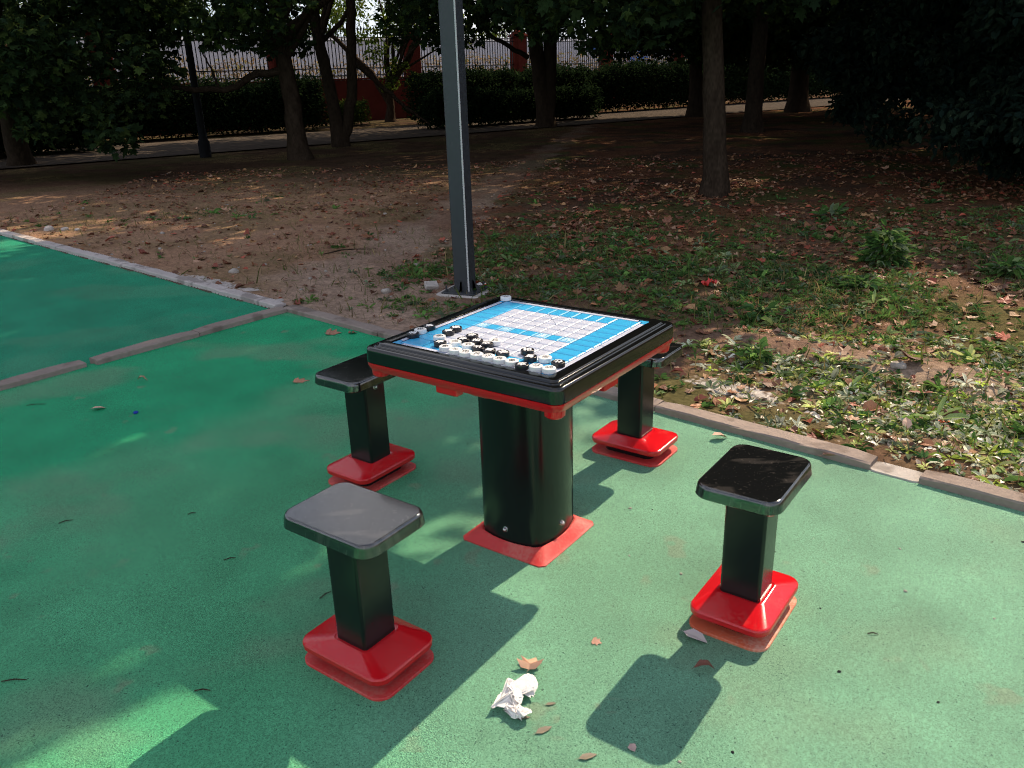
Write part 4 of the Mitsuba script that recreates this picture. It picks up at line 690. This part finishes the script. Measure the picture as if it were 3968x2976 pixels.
# fallen leaves: the largest as things, the rest as litter
LC = [(.20, .080, .036), (.24, .105, .05), (.15, .060, .032), (.34, .20, .13), (.24, .055, .03), (.27, .15, .07), (.12, .05, .028), (.17, .07, .04)]
def litter(x, y):
    t = x - np.interp(y, PATH[:, 1], PATH[:, 0])
    d = np.where(t > .3, .12 + .88 * np.clip((fbm2(x, y, 1.1, 4, 15) - .36) * 4, 0, 1) * np.clip(1.25 - np.abs(y - 9.0) / 3.6, .16, 1), .10 + .25 * np.clip((fbm2(x, y, 1.3, 3, 16) - .4) * 4, 0, 1) * np.clip((y - 7) / 3, .15, 1))
    return d * np.clip(path_dist(x, y) / .5, .06, 1)
def curl(seed, tm):
    g = R(seed); v = tm[0].copy(); v[:, 2] += g.uniform(-.1, .7) * v[:, 1] ** 2 * 2 + g.uniform(-.25, .3) * (v[:, 0] - .4) ** 2 + .05 * g.random(len(v)); return v, tm[1]
FL = [curl(i, LOBED if i % 3 == 1 else (OVAL[0] * [1, 1.1 + .12 * i, 1.5], OVAL[1])) for i in range(8)]
g = R(91); lit = []; lc = []
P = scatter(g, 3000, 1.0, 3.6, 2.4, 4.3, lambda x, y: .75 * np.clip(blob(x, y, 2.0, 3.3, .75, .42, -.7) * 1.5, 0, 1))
lit.append(leaves(P + [0, 0, .012], .025 * np.exp(g.normal(0, .35, len(P))), (OVAL[0] * [1, 1.2, 1.5], OVAL[1]), g, (0, .25), .3)); lc.append(leafcol(len(P), 7, g, [(.68, .58, .50), (.55, .45, .36), (.72, .68, .58), (.50, .50, .34)]))  # pale leaf chips, brightened in colour to imitate the sun on them
P = scatter(g, 52000, -6.5, 7.5, 2.6, 16, litter)
for i in range(8):
    c = P[i::8] + [0, 0, .008]; lit.append(leaves(c, .052 * np.exp(g.normal(0, .35, len(c))), FL[i], g, (0, .22), .28)); lc.append(leafcol(len(c), len(FL[i][0]), g, LC))
add('leaf_litter', cat(lit), 'dry', color=np.vstack(lc), kind='stuff', label='brown dead leaves scattered over the earth under the trees')
P = scatter(g, 2600, -4, 4.5, 2.7, 8.2, lambda x, y: litter(x, y) * .55); P = P[np.argsort(np.hypot(P[:, 0], P[:, 1]))][:230]
for i, c in enumerate(P):
    tm = FL[int(g.integers(8))]; me = leaves(c[None] + [0, 0, .012], [.056 * math.exp(g.normal(0, .3))], tm, g, (0, .2), .25)
    k = add('fallen_leaf', me, 'dry', color=leafcol(1, len(tm[0]), g, LC), label='dry brown fallen leaf lying on the earth among the weeds', cat='leaf', group='fallen leaves on the earth')
# single leaves one can point to
def one_leaf(x, y, size, col, yaw, label, tm=None, roll=.1, pitch=0.0, z=None, up=.004):
    gg = R(int(abs(x * 1000) + abs(y * 100))); tm = tm or FL[1]
    z = 0.0 if kerb_out(x, y) < 0 else float(ground_z(np.array([x]), np.array([y]))[0]); v, f = tm
    st = np.array([(0, .012, 0), (0, -.012, 0), (-.28, 0, .03)]); nv = len(v); v = np.vstack([v, st]); f = np.vstack([f, [[nv, nv + 2, nv + 1]]])
    me = leaves(np.array([[x, y, 0]]), [size], (v, f), gg, (pitch, 0.0001), 1e-4 if roll == 0 else abs(roll), np.array([yaw]))
    me.vertices[:, 2] += z + .0015 - me.vertices[:, 2].min()
    c = np.array(col) * np.ones((len(v), 1)) * np.exp(gg.normal(0, .10, (len(v), 1)))
    return add('fallen_leaf', me, 'dry', color=np.clip(c, 0, 1), label=label, cat='leaf')
WIDE = (OVAL[0] * [1, 1.5, 1.0], OVAL[1]); CURL = (OVAL[0] * [1, .7, 1] + np.c_[np.zeros((7, 2)), .9 * (OVAL[0][:, 0] - .5) ** 2 * -1.6 + .4], OVAL[1])
one_leaf(.02, 1.83, .062, (.50, .30, .20), 1.2, 'curled pinkish brown leaf lying just behind the crumpled tissue', (FL[4][0] * [1, 1.25, 1.6], FL[4][1]), .2)
one_leaf(.475, 1.965, .075, (.50, .46, .44), -.55, 'pale grey leaf lying underside up beside the near right stool', WIDE, .15)
one_leaf(.47, 1.81, .062, (.16, .06, .04), .05, 'narrow dark brown curled leaf in the shadow of the near right stool', CURL, .2)
one_leaf(.26, 1.555, .024, (.48, .34, .30), -1.2, 'tiny round pinkish leaf with a thin stalk in the stool shadow at the bottom', (OVAL[0] * [1, 2, 1], OVAL[1]))
one_leaf(.21, 1.95, .03, (.45, .25, .18), -.5, 'small reddish leaf on the green court left of the near right stool')
one_leaf(.88, 3.3, .075, (.38, .22, .16), .2, 'flat brown leaf on the court between the right rear stool and the kerb', FL[2])
one_leaf(1.29, 3.08, .075, (.40, .22, .15), -.1, 'flat brown leaf on the court behind the near right stool', FL[5])
one_leaf(-2.16, 3.89, .07, (.55, .36, .26), .5, 'light brown leaf alone on the green court at the left', WIDE)
one_leaf(-1.2, 4.23, .085, (.42, .20, .12), .1, 'orange brown leaf on the court above the left stool seat', FL[1])
one_leaf(-1.2, 5.12, .10, (.34, .17, .11), .0, 'brown leaf on the court in front of the kerb corner', FL[7])
one_leaf(-1.05, 5.10, .06, (.20, .09, .05), .4, 'small dark leaf beside the brown one near the kerb corner', FL[4])
one_leaf(-2.1, 4.31, .06, (.40, .24, .14), .1, 'thin tan leaf on the court left of the orange brown one', CURL)
one_leaf(1.93, 3.35, .07, (.50, .07, .03), .9, 'bright red orange oval leaf among the sunlit weeds', WIDE)
one_leaf(1.99, 3.33, .07, (.75, .78, .78), 2.0, 'white shiny oval leaf touching the bright red orange one', WIDE)
one_leaf(1.75, 3.3, .06, (.60, .40, .30), 1.4, 'pale brown leaf standing up at the end of the kerb gap', WIDE, .6, .8)
for i, (x, y, s, a, lab) in enumerate(((.06, 1.70, .030, .2, 'flat brown flake on the court right of the tissue'), (-.02, 1.655, .040, .1, 'longer flat tan flake touching the right side of the tissue'), (.03, 1.60, .05, .5, 'tan flake on the court below the tissue'), (.13, 1.515, .05, .3, 'broken brown flake near the bottom edge of the court'))):
    one_leaf(x, y, s, (.17, .145, .105), a, lab, (OVAL[0] * [1, .8, .3], OVAL[1]))
# twigs on the court
for i, (x, y, L, a, c, lab) in enumerate(((-.87, 1.795, .045, -.02, 0, 'short straight pale twig beside the sunlit patch at the lower left'), (-1.42, 1.86, .07, .05, 0, 'brown twig at the left edge of the court'), (1.02, 1.94, .03, -.2, 0, 'small brown twig in the sun at the lower right'), (-.62, 2.22, .05, .9, 0, 'thin dark twig left of the near left stool'), (-1.0, 2.45, .04, .3, 0, 'dark bit of twig on the court left of the near left stool seat'), (-1.72, 2.75, .05, .5, 0, 'dark twig near the left edge in the worn part of the court'), (-1.25, 2.78, .03, .3, 0, 'short dark twig right of the one in the worn part'), (-2.5, 4.0, .10, .1, 0, 'thin twig in front of the dividing kerb at the left'))):
    add('twig', tube([(x - L / 2 * math.cos(a), y - L / 2 * math.sin(a), .003), (x, y + .002, .006), (x + L / 2 * math.cos(a), y + L / 2 * math.sin(a), .003)], [.0015, .002, .001], 5), 'bark', label=lab, cat='twig')
add('stick', tube([(-1.74, 7.64, .022), (-1.66, 7.68, .03), (-1.58, 7.76, .034), (-1.42, 7.79, .03), (-1.24, 7.80, .024)], [.003, .007, .007, .005, .002], 6), 'bark', label='crooked dry stick on the bare earth left of the post', cat='stick')
# stones and rubble
def rock(x, y, s, label, m='stone', group=None, flat=.6, seed=0, name='stone'):
    me = trimesh.creation.icosphere(2); v = me.vertices; v = v * (.72 + .6 * (meshkit.fbm(v * 1.3 + seed * 3.7, 3) - .3))[:, None]; v = np.clip(v, -.8, .8) * [1, .8, flat] * s
    z = 0.0 if kerb_out(x, y) < 0 else float(ground_z(np.array([x]), np.array([y]))[0])
    me = move(TM(v, me.faces), (x, y, z + .25 * s * flat), seed * 1.7); add(name, me, m, smooth=35, label=label, cat=name, group=group)
rock(-5.35, 9.62, .085, 'largest pale rubble lump behind the left end of the pale kerb', 'concrete', seed=1)
rock(-5.15, 9.6, .055, 'middle of three pale rubble lumps behind the left end of the pale kerb', 'concrete', seed=2)
rock(-4.98, 9.55, .045, 'smallest, rightmost of three pale rubble lumps behind the pale kerb', 'concrete', seed=3)
rock(-2.39, 7.02, .055, 'rounded tan stone behind the spilled cement by the kerb', seed=4)
rock(-1.72, 5.98, .045, 'flat pale stone just behind the kerb corner', 'concrete', flat=.35, seed=5)
rock(-.95, 6.15, .05, 'tan stone in the trail left of the post', seed=6)
rock(2.02, 4.0, .05, 'brown stone on the sunlit dug earth at the right', seed=7)
g = R(95); P = scatter(g, 700, -6, 0, 6, 11.5, lambda x, y: .16 * (x < np.interp(y, PATH[:, 1], PATH[:, 0]) + .5))
for i, c in enumerate(P[:70]): rock(c[0], c[1], .015 * math.exp(g.normal(0, .35)), 'small pale stone lying on the bare earth at the left', ('stone', 'stone')[i % 2], 'small stones on the bare earth', seed=20 + i)
g = R(96)
for i in range(26): rock(g.uniform(.35, 2.1), g.uniform(1.6, 2.9) - .15, .0045 * math.exp(g.normal(0, .3)), 'tiny crumb of grit lying on the sunlit green court', ('post_black', 'stone')[i % 2], 'grit on the sunlit court', seed=200 + i, name='grit')
blk = cat([box(.10, .07, .035, .003)]); blk.apply_transform(trimesh.transformations.rotation_matrix(.45, (1, .2, 0))); add('rubble_block', move(blk, (-.60, 6.16, .035), .35), 'concrete', label='broken slab of grey concrete leaning beside the foot of the post', cat='rubble')
def scrap(name, x, y, w, d, h, seed, m, label, c, parent=None, yaw=0.0, z=None):
    u, v = np.meshgrid(np.linspace(-1, 1, 15), np.linspace(-1, 1, 11), indexing='ij'); n = meshkit.fbm(np.stack([u * 1.6, v * 1.6, np.full_like(u, seed)], -1), 4)
    zz = h * (n - n.min()) * 1.8; I_ = np.arange(165).reshape(15, 11)
    f = np.vstack([np.c_[I_[:-1, :-1].ravel(), I_[1:, :-1].ravel(), I_[1:, 1:].ravel()], np.c_[I_[:-1, :-1].ravel(), I_[1:, 1:].ravel(), I_[:-1, 1:].ravel()]])
    e = 1 + .12 * np.sin(5 * u + seed) * np.cos(4 * v)
    zb = float(ground_z(np.array([x]), np.array([y]))[0]) if z is None else z
    me = move(TM(np.c_[(u * w / 2 * e).ravel(), (v * d / 2 * e).ravel(), zz.ravel()], f), (x, y, zb + .004), yaw); return add(name, me, m, parent, smooth=50, label=label, cat=c)
wk = thing('wrapper', 'crumpled red and gold snack wrapper in the grass behind the table, right of the post', 'wrapper')
scrap('foil', 1.50, 5.95, .10, .07, .06, 3, 'wrapper', None, None, wk, .2); scrap('inside', 1.545, 5.935, .045, .05, .05, 5, 'wrapper_gold', None, None, wk, .5)
scrap('paper_scrap', -.15, 6.16, .11, .04, .02, 8, 'wrapper', 'small red torn paper scrap at the right of the post foot', 'scrap', None, -.3)
scrap('paper_scrap', -.21, 6.22, .07, .03, .02, 9, 'paper', 'white torn paper scrap beside the red one at the post foot', 'scrap', None, -.5)
add('bottle_cap', move(lathe([(.011, 0), (.012, .001), (.012, .007), (.009, .009), (.0005, .009)], 14), (-1.91, 3.84, .001)), 'cap_blue', smooth=30, label='tiny blue bottle cap on the court at the left', cat='bottle cap')
# crumpled tissue: one thin sheet folded along many creases
def tissue(seed):
    g = R(seed); n = 90; u, v = np.meshgrid(np.linspace(-1, 1, n), np.linspace(-1, 1, n), indexing='ij')
    P = np.stack([u * .085, v * .105, np.zeros_like(u)], -1).reshape(-1, 3)
    for k in range(26):
        a = g.uniform(0, math.pi); nn = np.array([math.cos(a), math.sin(a), g.normal(0, .35)]); nn /= np.linalg.norm(nn)
        c = np.median(P, 0) + g.normal(0, 1, 3) * np.array([.030, .040, .004]); s_ = (P - c) @ nn
        ax = np.cross(nn, [0, 0, 1.0]); ax /= np.linalg.norm(ax); th = (1 if k % 2 else -1) * g.uniform(.7, 2.3) if k < 15 else g.normal(0, .7)
        t = th * .5 * (1 + np.tanh(s_ / .0035)); q = P - c; co, si = np.cos(t)[:, None], np.sin(t)[:, None]
        P = c + q * co + np.cross(ax, q) * si + ax * (q @ ax)[:, None] * (1 - co)
    P = P - (P.max(0) + P.min(0)) / 2; w, E = np.linalg.eigh(P.T @ P); P = P @ E[:, ::-1]
    P += (meshkit.fbm(P * 60, 3)[:, None] - .5) * .004
    P *= np.array([.118, .075, .044]) / np.ptp(P, axis=0); I_ = np.arange(n * n).reshape(n, n)
    f = np.vstack([np.c_[I_[:-1, :-1].ravel(), I_[1:, :-1].ravel(), I_[1:, 1:].ravel()], np.c_[I_[:-1, :-1].ravel(), I_[1:, 1:].ravel(), I_[:-1, 1:].ravel()]])
    P[:, 2] -= P[:, 2].min() - .001; return TM(P, f)
add('tissue', cat([move(tissue(141), (-.03, 1.705, 0), 1.25, 1.0), move(tissue(160), (.008, 1.748, .004), .75, .85), move(tissue(155), (-.012, 1.665, 0), -.95, .7)]), 'paper', smooth=40, label='crumpled white tissue lying on the sunlit court in front of the table', cat='tissue')
